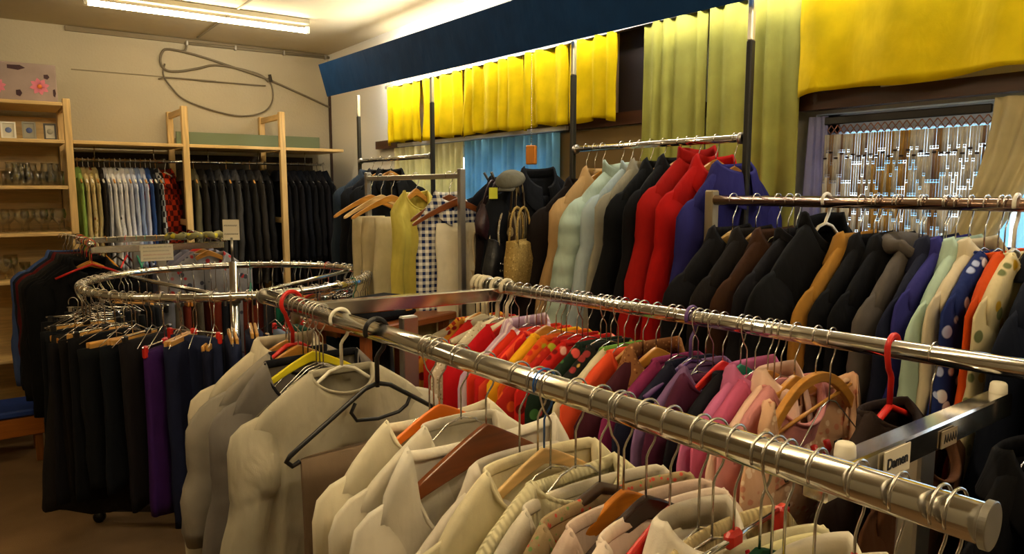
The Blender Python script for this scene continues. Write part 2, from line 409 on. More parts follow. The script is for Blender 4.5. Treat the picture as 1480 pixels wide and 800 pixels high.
for k in range(26):
    o = place(kn[0], 'dark_bead', None, (-.004, -.24+k*.0192, -.115-.02*abs(sin(k*1.7)))); o.parent = bc
# ball chain with orange tag
t = thing('hanging_tag', 'orange wooden block hanging on a bead chain before the blue curtain', 'tag', at(0, 768, 240, 2.0))
MB().box((0, 0, .05), (.03, .045, .085), rz=.6, bev=.004).build('block', wood('#c87818', 'Z'), t, False)
ch = MB()
for k in range(44): ch.lathe([(.0004, .003), (.003, 0), (.0004, -.003)], (0, 0, .098+k*.0105), 6)
ch.build('chain', STEEL, t)

# ---------------------------------------------------------------- hangers
def hookpath(r, drop, s=1, wire=.0016):
    R = r+wire+.002; pts = []
    for a in range(205, -21, -15): pts.append((s*R*cos(radians(a)), 0, .002+R*sin(radians(a))))
    pts += [(s*R*.95, 0, -.4*R-.002), (s*R*.6, 0, -R-.012), (s*.004, 0, -R-.024), (0, 0, -R-.032), (0, 0, -drop)]
    return pts
def arm_poly(w, h0, h1, fall, n=14, notch=0, p=1.25):
    top = []; bot = []
    for i in range(-n, n+1):
        u = i/n; x = w*u; zc = -fall*abs(u)**p*(1 if abs(u) < .97 else 1.03); hh = h0+(h1-h0)*min(1, abs(u)*1.3)
        top.append((x, zc)); bot.append((x, zc-hh*(.55 if abs(u) > .985 else 1)-(.0)))
    return top+bot[::-1]
def hanger(x, y, z, kind, mat, label, rz=0, drop=.11, r=.02, hookmat=None, s=1, group=None, w=.20, roll=0):
    t = thing('clothes_hanger', label, 'hanger', (x, y, z), rz, group); t.rotation_euler[1] = roll
    hm = hookmat or STEEL
    if kind == 'tubehook':           # whole hanger of thick plastic
        MB().tube(hookpath(r, drop, s, .003), .0042, 8).build('hook', mat, t)
    else: MB().tube(hookpath(r, drop, s), .0017, 7).build('hook', hm, t)
    o = MB()
    if kind in ('wood', 'broad', 'plastic'):
        h0, h1, th = {'wood': (.032, .018, .006), 'broad': (.062, .026, .007), 'plastic': (.026, .014, .004)}[kind]
        poly = arm_poly(w, h0, h1, .098 if kind != 'broad' else .100, p=1.2 if kind != 'broad' else 1.1)
        o.extrude([(a, b-drop+.012) for a, b in poly], -th, th)
        b = o.build('shoulder_bar', mat, t, False); md = b.modifiers.new('bev', 'BEVEL'); md.width = .0028; md.segments = 2; md.limit_method = 'ANGLE'
    elif kind in ('tube', 'tubehook', 'wire'):
        rr = {'tube': .0045, 'tubehook': .0045, 'wire': .0016}[kind]; z0 = -drop
        pts = [(0, 0, z0+.004), (.03, 0, z0-.004), (w*.95, 0, z0-.104), (w, 0, z0-.114), (w*.96, 0, z0-.124), (0, 0, z0-.127), (-w*.96, 0, z0-.124), (-w, 0, z0-.114), (-w*.95, 0, z0-.104), (-.03, 0, z0-.004)]
        o.tube(pts, rr, 8, closed=True).build('shoulder_bar', mat, t)
    elif kind == 'loop':             # plastic skirt hanger: arms, inner loop and end hooks, no lower bar
        z0 = -drop
        for q in (-1, 1):
            o.tube([(0, 0, z0+.008), (q*.03, 0, z0), (q*w*.9, 0, z0-.095), (q*w, 0, z0-.108), (q*(w+.008), 0, z0-.118), (q*(w-.004), 0, z0-.13), (q*(w-.02), 0, z0-.124)], .0052, 9)
        lp = [(-.052, 0, z0-.026), (-.062, 0, z0-.045), (-.05, 0, z0-.064), (0, 0, z0-.07), (.05, 0, z0-.064), (.07, 0, z0-.052), (.078, 0, z0-.036)]
        o.tube(lp, .0042, 8); o.build('shoulder_bar', mat, t)
    elif kind == 'clip':
        o.tube([(-w*.8, 0, -drop), (w*.8, 0, -drop)], .0035, 8).build('bar', CHROME, t)
        for q in (-1, 1):
            MB().box((q*w*.7, 0, -drop-.018), (.022, .016, .045), bev=.004).build('clip', mat, t, False)
        MB().box((0, 0, -drop), (.03, .014, .022), bev=.005).build('joint', mat, t, False)
    elif kind == 'clamp':
        for q in (-1, 1): MB().box((0, q*.0085, -drop-.012), (w*1.5, .011, .024), bev=.003).build('clamp_bar', mat, t, False)
        MB().tube([(-.03, -.012, -drop+.01), (0, -.016, -drop+.02), (.03, -.012, -drop+.01)], .0016, 6).build('lock_wire', STEEL, t)
    elif kind == 'rings':            # dark bar wrapped with amber rings
        o.tube([(-w, 0, -drop-.08), (-w*.5, 0, -drop-.035), (0, 0, -drop), (w*.5, 0, -drop-.035), (w, 0, -drop-.08)], .009, 10).build('shoulder_bar', mat, t)
        for q in range(-9, -3):
            u = q/9.5; b = MB(); b.tube([(w*u-.004, 0, -drop-.082*abs(u)**1.15), (w*u+.004, 0, -drop-.082*abs(u)**1.15+.003)], .0125, 10); b.build('ring', plain('amber', '#9a6414', .3) if q % 2 else plain('dark_brown_wood', '#3c2614', .4), t)
    return t
# simple one-mesh hanger for far racks
def small_hanger_mesh(mat, drop=.10, r=.0125, w=.19):
    m = MB().tube(hookpath(r, drop), .0018, 5); m.tube([(-w, 0, -drop-.07), (-w*.5, 0, -drop-.03), (0, 0, -drop), (w*.5, 0, -drop-.03), (w, 0, -drop-.07)], .006, 6)
    me = m.mesh('hanger'); me.materials.append(mat); return me
HW = {'wood': wood('#c98a35', 'X', 'hanger_wood', .3), 'dark': wood('#7a3f14', 'X', 'hanger_wood', .3), 'pale': wood('#e0b878', 'X', 'hanger_wood', .35)}

# ---------------------------------------------------------------- garments
def garment_parts(sw=.205, nw=.075, sd=.095, T=.035, L=.66, hw=.235, fold=.010, nf=.07, nb=.012, sl=.5, sr=.048, seed=0, nu=26, nv=22, soft=1.0, open_front=0, over_sp=0):
    """body and two sleeves of a garment on a hanger; origin at the hanger apex, x across, y along the rail, -y is its front"""
    def shoulder(ax): return -sd*max(0, (ax-nw)/(sw-nw))**1.12 - .010*max(0, (ax-(sw-.05))/.05)**2
    def topz(x, side):
        ax = abs(x)
        if ax >= nw: return shoulder(ax)
        k = sqrt(max(0, 1-(ax/nw)**2)); return -(nf if side < 0 else nb)*k**.8
    def topy(x):
        ax = abs(x); e = .010
        return e+(.030+T*.15)*sqrt(max(0, 1-(ax/nw)**2)) if ax < nw else e
    us = []
    for i in range(nu+1):
        u = -1+2*i/nu; us.append(u)
    nwu = nw/sw
    # snap nearest columns to the neck points
    for sgn in (-1, 1):
        k = min(range(len(us)), key=lambda i: abs(us[i]-sgn*nwu)); us[k] = sgn*nwu
    v_ = []; f_ = []; idx = {}
    def P(side, i, j):
        u = us[i]; v = (j/nv)**1.25; x0 = sw*u; z0 = topz(x0, side); zz = z0+(-L-z0)*v
        d = min(1, v/.22); width = sw+(hw-sw)*v - .012*sin(pi*min(1, v*3))
        x = width*u
        prof = (1-abs(u)**2.6)**.6 if abs(u) < 1 else 0
        y = topy(x0)*(1-d)+ (T*prof)*d**.8
        k = 2*pi*(u*2.1)+seed*1.7
        amp = fold*(.15+.85*v)*prof*soft
        y += amp*(sin(k+1.3*sin(k*.6+seed))+.5*sin(2.3*k+seed*2.1)) + .02*soft*noise.noise((x*11, zz*5, seed*3.1+side))*d*prof
        y = max(y, .003*prof)
        x += .008*noise.noise((zz*6, seed, side*2.0))*d
        if open_front and side < 0 and abs(u) < .12: y -= .004
        return (x, side*y + .012*soft*sin(zz*5+seed)*v, zz + (.006*sin(k*1.3+seed) if j == nv else 0))
    for side in (-1, 1):
        for j in range(nv+1):
            for i in range(nu+1):
                if side == 1 and i in (0, nu): idx[(side, i, j)] = idx[(-1, i, j)]; continue
                idx[(side, i, j)] = len(v_); v_.append(P(side, i, j))
    for side in (-1, 1):
        for j in range(nv):
            for i in range(nu):
                q = [idx[(side, i, j)], idx[(side, i+1, j)], idx[(side, i+1, j+1)], idx[(side, i, j+1)]]
                q = q if side < 0 else q[::-1]
                f_.append(tuple(dict.fromkeys(q)))
    # shoulder seam ridge
    rid = {}
    for i in range(nu+1):
        if abs(us[i]) >= nwu-1e-6 and i not in (0, nu):
            x0 = sw*us[i]; rid[i] = len(v_); v_.append((x0, 0, topz(x0, 1)+.007))
    rid[0] = idx[(-1, 0, 0)]; rid[nu] = idx[(-1, nu, 0)]
    for i in range(nu):
        if i in rid and i+1 in rid:
            for side in (-1, 1):
                q = [idx[(side, i, 0)], rid[i], rid[i+1], idx[(side, i+1, 0)]]
                q = list(dict.fromkeys(q if side > 0 else q[::-1]))
                if len(q) > 2: f_.append(tuple(q[::-1]))
    body = MB(); body.v = v_; body.f = f_
    sleeves = []
    if sl > 0:
        for s in (-1, 1):
            rs = []; n = 16; px, pz = sw-.052, -sd-.16; rnd = random.Random(seed*7+s)
            sp = rnd.uniform(.0, .034)+over_sp; yb = rnd.uniform(-.014, .014)
            rho0 = .092
            for a in (0, 12, 22, 32, 42, 52, 62, 72, 81, 90):
                A = radians(a); q_ = max(0, (a-20)/70); rho = rho0-(rho0-sr)*q_**1.3; rho = min(rho, (sr+.001)/max(sin(A), .2)); cx, cz = px+sin(A)*rho, pz+cos(A)*rho
                g = min(1, a/80); ry = (T+.004)*(.60+.16*min(1, g*2)); tp = .66*(1-g)**.6
                rs.append([(s*(cx+sin(A)*rho*cos(t_)), ry*sin(t_)*(1-tp*cos(t_)), cz+cos(A)*rho*cos(t_)) for t_ in [2*pi*i/n for i in range(n)]])
            m = max(3, int(sl/.05))
            for j in range(1, m+1):
                v = j/m; z = pz-v*max(.02, sl-.12); rr = sr*(1-.10*v)
                cx = px+sr+sp*sin(v*2.2)+.010*noise.noise((v*3, seed, s)); cy = yb*v+.008*noise.noise((v*4, seed+4, s))
                ry = min(rr*1.02, (T+.004)*.78)*(1-.05*v)*(1+.05*noise.noise((v*7, seed, 7+s)))
                rx = rr*(1+.10*noise.noise((v*12, seed+2, s)))
                rs.append([(s*(cx+rx*cos(t_)*w_), cy+ry*sin(t_)*w_, z) for t_, w_ in [(2*pi*i/n, 1+.05*min(1, v*3)*sin(v*15+seed+cos(2*pi*i/n)*1.5)+.16*min(1, v*3)*noise.noise((cos(2*pi*i/n)*1.3+seed, sin(2*pi*i/n)*1.3, v*5))) for i in range(n)]])
            # turn the cuff inwards so the opening has depth
            last = rs[-1]; cxm = sum(p[0] for p in last)/n; cym = sum(p[1] for p in last)/n
            rs.append([((p[0]-cxm)*.86+cxm, (p[1]-cym)*.8+cym, p[2]+.004) for p in last]); rs.append([((p[0]-cxm)*.8+cxm, (p[1]-cym)*.7+cym, p[2]+.04) for p in last])
            if s < 0: rs = [r_[::-1] for r_ in rs]
            sleeves.append(MB().rings(rs, cap0=True, cap1=True))
    return body, sleeves
def neckpt(th, nw, nf, nb, T, grow=0):
    c, s = cos(th), sin(th); k = abs(s)
    return (nw*c*(1+grow), s*(.010+(.030+T*.15)*1.0)*(1+grow) if True else 0, -(nf if s < 0 else nb)*k**.8)
def collar_mesh(kind, nw, nf, nb, T, seed=0):
    mb = MB(); n = 36
    if kind == 'band':
        pts = [neckpt(2*pi*i/n, nw, nf, nb, T) for i in range(n)]
        return mb.tube(pts, .0065, 8, closed=True, sq=(.6, 1.5))
    if kind in ('stand', 'turtle', 'funnel'):
        h = {'stand': .035, 'turtle': .05, 'funnel': .05}[kind]; rs = []
        prof = [(0, 0), (.01, h*.35), (-.02, h*.75), (-.02, h), (-.09, h), (-.12, h*.6), (-.10, -.01)]
        for g, dz in prof:
            r_ = []
            for i in range(n):
                th = 2*pi*i/n; p = neckpt(th, nw, nf*.9, nb, T, g); r_.append((p[0], p[1], p[2]+dz*(1 if th < pi else .8)+.004*sin(th*3+seed)))
            rs.append(r_)
        return mb.rings(rs, False, False)
    if kind in ('shirt', 'lapel'):
        big = 1.0 if kind == 'shirt' else 1.35; rs = []
        m = 34; a0, a1 = radians(-78), radians(258)
        prof = [(0, -.004, 0), (-.03, .024, 0), (-.02, .034, 0), (.10, .026, 0), (.26, -.006, 1), (.36*big, -.03*big, 1), (.35*big, -.034*big, 1)]
        rows = []
        for g, dz, fl in prof:
            r_ = []
            for i in range(m+1):
                th = a0+(a1-a0)*i/m; p = neckpt(th, nw, nf, nb, T, g)
                fr = max(0, -sin(th))
                r_.append((p[0], p[1]-(.006*fl*fr), p[2]+dz-(fl*.03*big*fr**2)))
            rows.append(r_)
        vs_ = [p for r_ in rows for p in r_]; k = m+1
        fs = [(j*k+i, j*k+i+1, (j+1)*k+i+1, (j+1)*k+i) for j in range(len(rows)-1) for i in range(m)]
        return mb.add(vs_, fs)
    if kind == 'hood':
        pts = []; rad = []
        for i in range(n):
            th = 2*pi*i/n; p = neckpt(th, nw*1.08, nf*.7, nb, T, .05); b = max(0, sin(th))
            pts.append((p[0], p[1]+.016*b, p[2]+.008+.008*b)); rad.append(.010+.014*b**1.5+.003*noise.noise((th*2, seed, 0)))
        return mb.tube(pts, rad, 12, closed=True, sq=(1, 1.25))
ST = {
 'tee': dict(sl=.24, T=.03, L=.66, collar='band', sr=.065),
 'sweat': dict(sl=.60, T=.038, L=.64, collar='band', sr=.052),
 'knit': dict(sl=.58, T=.036, L=.62, collar='band', sr=.05, fold=.006),
 'vneck': dict(sl=.58, T=.034, L=.64, collar='band', nf=.15, nw=.08, sr=.05),
 'wide': dict(sl=.5, T=.03, L=.64, collar='band', nf=.09, nw=.115, nb=.03, sr=.05),
 'shirt': dict(sl=.60, T=.028, L=.72, collar='shirt', nf=.05, sr=.05),
 'polo': dict(sl=.3, T=.032, L=.66, collar='lapel', nf=.06, sr=.06),
 'turtle': dict(sl=.58, T=.034, L=.64, collar='turtle', nf=.03, sr=.05),
 'blouse': dict(sl=.45, T=.024, L=.62, collar='band', nf=.08, nw=.085, sr=.045),
 'jacket': dict(sl=.60, T=.045, L=.68, collar='lapel', nf=.09, sr=.055, fold=.006, front=1),
 'coat': dict(sl=.62, T=.05, L=.95, collar='lapel', nf=.08, sr=.06, fold=.008, front=1, sw=.215),
 'puffer': dict(sl=.60, T=.062, L=.66, collar='funnel', nf=.03, sr=.068, fold=.004, front=1, sw=.21, wob=1),
 'zipjacket': dict(sl=.60, T=.045, L=.66, collar='stand', nf=.03, sr=.058, fold=.006, front=1),
 'hoodie': dict(sl=.60, T=.045, L=.64, collar='hood', nf=.05, sr=.056, front=1),
 'vest': dict(sl=0, T=.03, L=.60, collar='band', nf=.12, nw=.08),
 'dress': dict(sl=.2, T=.03, L=.98, collar='band', nf=.08, hw=.28, fold=.02, sr=.05),
}
CATS = {'tee': 't-shirt', 'sweat': 'sweatshirt', 'knit': 'sweater', 'vneck': 'sweater', 'wide': 'top', 'shirt': 'shirt', 'polo': 'polo shirt', 'turtle': 'sweater', 'blouse': 'blouse', 'jacket': 'jacket', 'coat': 'coat', 'puffer': 'jacket', 'zipjacket': 'jacket', 'hoodie': 'hoodie', 'vest': 'vest', 'dress': 'dress'}
_gs = [0]
def garment(x, y, z, style, mat, label, rz=0, drop=.105, group=None, near=True, cmat=None, fmat=None, solid=None, roll=0, **over):
    p = dict(ST[style]); p.update(over); col = p.pop('collar', None); front = p.pop('front', 0); p.pop('wob', 0)
    _gs[0] += 1; seed = p.pop('seed', _gs[0]*.73)
    if not near: p['nu'] = 18; p['nv'] = 14
    sc = p.pop('scale', 1)
    body, sls = garment_parts(seed=seed, open_front=front, **p)
    name = CATS[style].replace('-', '_').replace(' ', '_')
    t = thing(name, label, CATS[style], (x, y, z-drop), rz, group); t.scale = (sc, sc, sc); t.rotation_euler[1] = roll
    body.build('body', mat, t, True, solid=(.003 if near else 0))
    for s_ in sls: s_.build('sleeve', mat, t, True)
    nw, nf, nb, T = p.get('nw', .075), p.get('nf', .07), p.get('nb', .012), p['T']
    if col:
        cm = collar_mesh(col, nw, nf, nb, T, seed); cm.build('collar', cmat or mat, t, True, solid=(.003 if col in ('shirt', 'lapel', 'hood', 'stand', 'turtle', 'funnel') else 0))
    if front and near:
        L = p['L']; n = 16; m = MB(); pts = []
        for j in range(n+1):
            v = j/n; zz = -nf-.0-(L-nf-.01)*v; d = min(1, v/.22+.12)
            pts.append((.004*sin(v*5), -(T*d+.010*(1-d)+.012+.003*v)+.0, zz))
        m.tube(pts, .004, 6, sq=(1.6, .8)).build('front_fastening', fmat or mat, t)
    return t
# draped cloth on a bar (trousers, skirts): origin on the bar
def drape_mesh(w0=.15, w1=.17, L=.7, T=.02, seed=0, folds=3, n=28, m=16, split=0):
    rs = []
    for j in range(m+1):
        v = j/m; w = w0+(w1-w0)*v; r_ = []
        for i in range(n):
            th = 2*pi*i/n; c, s = cos(th), sin(th)
            x = w*(abs(c)**.75)*(1 if c >= 0 else -1); y = T*(abs(s)**.8)*(1 if s >= 0 else -1)
            y += .35*T*sin(x*pi*folds/w0+seed)*(.3+.7*v)*(1 if s > 0 else .8) + .008*noise.noise((x*8, v*4, seed+s))*v
            if split and v > .25: y *= (1-.55*math.exp(-(x/.02)**2))
            r_.append((x+.01*noise.noise((v*4, seed, 1)), y, -L*v + (.008*sin(x*30+seed) if j == m else 0)))
        rs.append(r_)
    return MB().rings(rs)
def drape(x, y, z, mat, label, name='trousers', cat='trousers', rz=0, group=None, solid=0, **k):
    o = drape_mesh(**k).build(name, mat, None, True); o.location = (x, y, z); o.rotation_euler = (0, 0, rz); tag(o, label, cat, group); return o

# ================================================================ RACK A / B : the double chrome rack in front
RZ = 1.28
A0, A1 = at(2, 383, 428, RZ), at(2, 1424, 757, RZ)
B0, B1 = at(2, 690, 410, RZ), at(2, 1480, 533, RZ)
B1 = B0+(B1-B0)*1.18
rk = thing('double_clothes_rack', 'shiny chrome double rack whose two long rails run across the foreground', 'clothes rack', (1.0, 1.1, 0))
def wtube(name, a, b, r, mat, parent, n=24, cap=0):
    c = (a+b)/2; d = b-a; o = MB().tube([-d/2, d/2], r, n).build(name, mat, None, True); o.location = c-parent.location; o.parent = parent; return o
ra = wtube('front_rail', A0, A1, .0195, CHROME, rk)
rb = wtube('rear_rail', B0, B1, .0180, CHROME, rk)
dA = (A1-A0).normalized(); dB = (B1-B0).normalized()
for (p, d, r, nm) in ((A1, dA, .0228, 'end_cap'), (A0, -dA, .022, 'end_cap'), (B0, -dB, .020, 'end_cap'), (B1, dB, .020, 'end_cap')):
    e = MB().tube([-d*.001, d*.0, d*.006, d*.0065], [r*.9, r, r, r*.96], 40).build(nm, plain('cap_metal', (.30, .28, .24), .35, .8), None, False); e.location = p-rk.location; e.parent = rk
def onrail(P, D, y): s = (y-P.y)/D.y; return P+D*s
# cross members and legs
def crossbar(y0, xa, y1, xb, z, label=None):
    a = Vector((xa, y0, z)); b = Vector((xb, y1, z)); c = (a+b)/2; d = b-a
    o = MB().box((0, 0, 0), (d.length, .034, .040), bev=.003).build('cross_bar', plain('mirror_chrome', (.78, .76, .72), .12, 1), None, False)
    o.location = c-rk.location; o.rotation_euler = (0, 0, math.atan2(d.y, d.x)); o.parent = rk; return o
cb1 = crossbar(.468, .80, .475, 1.378, 1.218)
cb2 = crossbar(1.86, .64, 1.80, 1.26, 1.258)
for (x, y, z, lb) in ((.872, .47, 1.244, 'cream plastic plug'), (1.362, .475, 1.244, 'cream plastic plug')):
    o = MB().lathe([(.001, .012), (.010, .012), (.0125, .009), (.0135, -.002), (.0135, -.006)], n=16).build('plug', WHITEP, None, label=lb); o.location = Vector((x, y, z))-rk.location; o.parent = rk
for y, xa, xb in ((.475, .80, 1.372), (1.81, .64, 1.26)):
    c = Vector(((xa+xb)/2, y, 0)); d = xb-xa
    o = MB().box((0, 0, .62), (.05, .03, 1.20), bev=.004).build('upright', DULL, None, False); o.location = c-rk.location; o.parent = rk
    o = MB().box((0, 0, .07), (d+.1, .04, .03), bev=.004).build('foot_bar', DULL, None, False); o.location = c-rk.location; o.parent = rk
    for s in (-1, 1):
        o = MB().tube([(-.012, 0, .026), (.012, 0, .026)], .026, 14).build('caster', BLACKM, None); o.location = c+Vector((s*(d/2+.03), 0, 0))-rk.location; o.parent = rk
for y in (1.81,):      # brackets from cross bar up to the rails
    for P, D in ((A0, dA), (B0, dB)):
        q = onrail(P, D, y); o = MB().tube([(0, 0, -.045), (0, 0, 0)], .012, 12).build('rail_bracket', DULL, None); o.location = q-rk.location; o.parent = rk
# sign on the cross bar
def text_on(parent, s, size, loc, mat, rot=(pi/2, 0, 0), ext=.0006, sx=1):
    cu = bpy.data.curves.new('lettering', 'FONT'); cu.body = s; cu.size = size; cu.extrude = ext; cu.align_x = 'CENTER'; cu.align_y = 'CENTER'; cu.offset = size*.018
    tmp = bpy.data.objects.new('tmp', cu); COL.objects.link(tmp); dg = bpy.context.evaluated_depsgraph_get(); me = bpy.data.meshes.new_from_object(tmp.evaluated_get(dg)); bpy.data.objects.remove(tmp); bpy.data.curves.remove(cu)
    me.materials.clear(); me.materials.append(mat); o = bpy.data.objects.new('lettering', me); COL.objects.link(o); o.parent = parent; o.location = loc; o.rotation_euler = rot; o.scale = (sx, 1, 1); return o
sg = MB().box((0, 0, 0), (.072, .0016, .038)).build('paper_sign', PAPER, None, False); sg.location = (.968, .468-.0185, 1.216); sg.rotation_euler = (0, .0, radians(.7))
tag(sg, 'small white sign reading Damen taped to the chrome cross bar', 'sign'); text_on(sg, 'Damen', .021, (0, -.0012, 0), INK, sx=.95)
sg2 = MB().box((0, 0, 0), (.05, .0016, .026)).build('paper_sign', plain('ghost_reflection', '#8c7a5e', .7), None, False); sg2.location = (1.13, .471-.0185, 1.214); tag(sg2, 'small dull ghost reflection farther along the chrome cross bar', 'sign')  # ghost reflection in the chrome, put in as a tinted plate with marks
mk_ = MB()
for k in range(5): mk_.tube([(-.017+k*.0085, -.001, -.006), (-.015+k*.0085, -.001, .007), (-.011+k*.0085, -.001, -.004)], .0009, 5)
mk_.build('ghost_marks', INK, sg2)

def AR(y): p = onrail(A0, dA, y); return p.x, p.y, p.z
def BR(y): p = onrail(B0, dB, y); return p.x, p.y, p.z
ROTA = math.atan2(dA.y, dA.x)+pi/2
jr = random.Random(11)
def hang(rail, y, style, mat, lab, hk, hmat, hlab, drop=.112, rz=None, hs=1, hookmat=None, r=None, **over):
    x, yy, z = rail(y); r = r or (.0195 if rail is AR else .018)
    rz = (ROTA*.6+jr.uniform(-.05, .05)) if rz is None else rz
    hw_ = over.pop('hwid', .172); rl = over.pop('roll', 0)
    if hk: hanger(x, yy, z, hk, hmat, hlab, rz, drop, r, hookmat, hs, w=hw_, roll=rl)
    if rail is AR: over.setdefault('over_sp', .025)
    if rail is BR: over.setdefault('over_sp', .03)
    if style: return garment(x, yy, z, style, mat, lab, rz, drop+.004, roll=rl, **over)
RED = plain('red_plastic', '#c8241a', .35); YELP = plain('yellow_plastic', '#e2d21c', .35); ORGP = plain('orange_plastic', '#f07a16', .35); BLKP = plain('black_plastic', '#121114', .35)
GRNP = plain('green_plastic', '#1f7a5c', .4); WHP = plain('white_hanger_plastic', '#e8e2d0', .35); PURP = plain('purple_plastic', '#5a3a78', .4)
Wt = '#e6dfcf'
LA = 'front chrome rail'
hang(AR, 1.88, 'shirt', fab('#c9bda2'), 'beige shirt at the far end of the front chrome rail', 'wood', HW['wood'], 'orange wooden hanger arched above the beige shirt, farthest on the front rail')
hang(AR, 1.80, 'tee', fab('#8f877a'), 'grey short sleeved t-shirt with dark inside, far end of front rail', 'wood', HW['wood'], 'orange wooden hanger inside the dark lined grey t-shirt', T=.034, cmat=fab('#1c1c24'), sl=.3, nf=.05)
hang(AR, 1.71, 'sweat', fab('#77716b'), 'darker grey sweatshirt with navy neck trim and yellow hanger', 'plastic', YELP, 'bright yellow plastic hanger in the neck of the grey sweatshirt', cmat=fab('#16161c'), nf=.115, nw=.12, nb=.01, T=.036, hwid=.185)
hang(AR, 1.55, 'knit', fab('#b6ae98', wr=.6), 'light grey knitted sweater behind the black plastic hanger', 'tubehook', WHP, 'white plastic hanger holding the light grey sweater', nf=.045, T=.045, L=.72, sw=.215)
x_, y_, z_ = AR(1.38)
hanger(x_, y_, z_, 'loop', BLKP, 'black plastic hanger with inner loop hung over the light grey sweater', .03, .12, .0195, BLKP, w=.195)
th = bpy.data.objects['clothes_hanger.004'] if 'clothes_hanger.004' in bpy.data.objects else None
mb = MB().tube(hookpath(.0195, .12, 1, .004), .0052, 9); mb.build('hook_sleeve', BLKP, bpy.data.objects[[o.name for o in COL.objects if o.name.startswith('clothes_hanger')][-1]])
drape(x_, y_, z_-.24, fab('#7a6652', wr=.4), 'taupe trousers hanging from the black plastic hanger', 'trousers', 'trousers', .03, w0=.175, w1=.17, L=.75, T=.016, seed=2)
hang(AR, 1.14, 'wide', fab('#e3dabf', wr=.5), 'cream sweatshirt with an orange hanger showing in its wide neck', 'plastic', ORGP, 'orange plastic hanger in the neck of the cream sweatshirt', T=.04, L=.72, nf=.075, sl=.6, nw=.11)
hang(AR, 1.07, 'sweat', fab('#e0d8c4', wr=.5), 'off white sweater just behind the brown wooden suit hanger', 'wire', STEEL, 'wire hanger of the off white sweater behind the brown hanger', T=.03, L=.72)
hang(AR, .995, 'vneck', fab(Wt, wr=.5), 'white V neck pullover hung on the broad brown wooden hanger', 'broad', HW['dark'], 'broad brown wooden suit hanger in the white V neck pullover', nf=.20, nw=.15, T=.034, nb=.035)
hang(AR, .905, 'polo', fab('#ddd3c4', wr=.45), 'white polo collar jersey in front of the brown wooden hanger', 'plastic', WHP, 'plain white plastic hanger of the polo collar jersey', drop=.155, nf=.07, nw=.085, T=.034, sl=.45)
hang(AR, .845, 'blouse', fab('#e0d5b2', wr=.4), 'cream blouse with black hanging loop on a pale wooden hanger', 'plastic', HW['pale'], 'pale wooden hanger in the cream blouse with black loop', nw=.11, nf=.08, T=.02, hookmat=plain('blue_coated_wire', '#2a5a9c', .4))
hang(AR, .775, 'wide', fab('#ded5ae', 'rib', wr=.5), 'ivory wide neck knitted top left of the ringed hanger', 'wire', STEEL, 'wire hanger in the ivory wide neck top', nw=.085, nf=.03, T=.026, sw=.2)
hang(AR, .725, 'blouse', fab('#cfc6b4', wr=.4), 'greyish white blouse on the hanger with amber rings', 'rings', plain('dark_brown_wood', '#3c2614', .4), 'dark hanger wrapped with amber coloured rings', nw=.13, nf=.10, T=.018, drop=.125, sw=.215)
hang(AR, .68, 'blouse', fab('#a08a68', 'tweed', '#c04a3c', '#6c8c50'), 'pink and green flecked tweed top on an orange wooden hanger', 'wood', wood('#d07c1e', 'X', 'hanger_wood', .25), 'glossy orange wooden hanger in the flecked tweed top', nw=.14, nf=.10, T=.018, drop=.125, sw=.215)
hang(AR, .64, 'blouse', fab('#c8b0a0'), 'dusty beige blouse beside the tweed top', 'wood', plain('dark_lacquer', '#2a1710', .25), 'dark lacquered hanger with a shiny edge', nw=.13, nf=.1, T=.016, drop=.12)
hang(AR, .60, 'blouse', fab('#dccabb'), 'pale pink blouse on the red plastic hanger', 'plastic', RED, 'red plastic hanger in the pale pink blouse', nw=.12, nf=.09, T=.016, drop=.12)
g = hang(AR, .555, 'shirt', fab('#e6dccb', wr=.4), 'white shirt with dark red ribbon bow at its collar', 'wire', STEEL, 'wire hanger of the white shirt with the red ribbons', T=.02, nw=.062, nf=.04, drop=.125)
for (dx, a) in ((-.03, .35), (.012, -.06)):
    MB().tube([(dx, -.062, .0), (dx+.006*a, -.070, -.02), (dx+.03*a, -.068, -.06), (dx+.05*a, -.064, -.11)], [.004, .008, .009, .007], 8, sq=(1, .45)).build('ribbon', fab('#a01c24', wr=.3), g)
hang(AR, .505, 'blouse', fab('#c9b68a', 'rib'), 'beige ribbed top on the steel clip hanger with red joint', 'clip', RED, 'steel bar clip hanger with a red plastic joint', T=.018, drop=.115, nf=.1, nw=.12, rz=.12)
hang(AR, .47, 'vest', fab('#d8cfae'), 'cream vest hung over a dark green padded hanger', 'wood', fab('#123c26', wr=.4), 'dark green padded hanger in the cream vest', T=.016, nw=.13, nf=.1, drop=.125)
hang(AR, .44, 'blouse', fab('#e0d8a8'), 'pale yellow blouse beside the white collared shirt', 'tube', YELP, 'thin yellow plastic hanger in the pale yellow blouse', T=.015, nw=.1, drop=.12)
hang(AR, .405, 'shirt', fab('#e8dfcc', wr=.4), 'white shirt with a broad pointed collar near the rail end', 'wire', STEEL, 'wire hanger of the white broad collared shirt', T=.02, nw=.085, drop=.125)
hang(AR, .362, 'shirt', fab('#ece3d0', wr=.4), 'white shirt on the hanger with a red sleeved stem', 'wire', STEEL, 'wire hanger with a red plastic sleeve on its stem', T=.018, nw=.08, drop=.13)
s_ = AR(.362); o = MB().tube([(0, 0, -.13), (0, 0, -.075)], .0036, 8).build('stem_sleeve', RED, [q for q in COL.objects if q.name.startswith('clothes_hanger')][-1])
hang(AR, .322, 'blouse', fab('#ddd2b6'), 'off white blouse on the brown wooden hanger by the rail end', 'wood', HW['dark'], 'brown wooden hanger of the last off white blouse', T=.016, nw=.12, nf=.08, drop=.14)
hang(AR, .285, 'blouse', fab('#e6dec6'), 'cream blouse nearest the end cap of the front rail', 'wire', STEEL, 'wire hanger nearest the end cap of the front rail', T=.014, nw=.1, drop=.14)
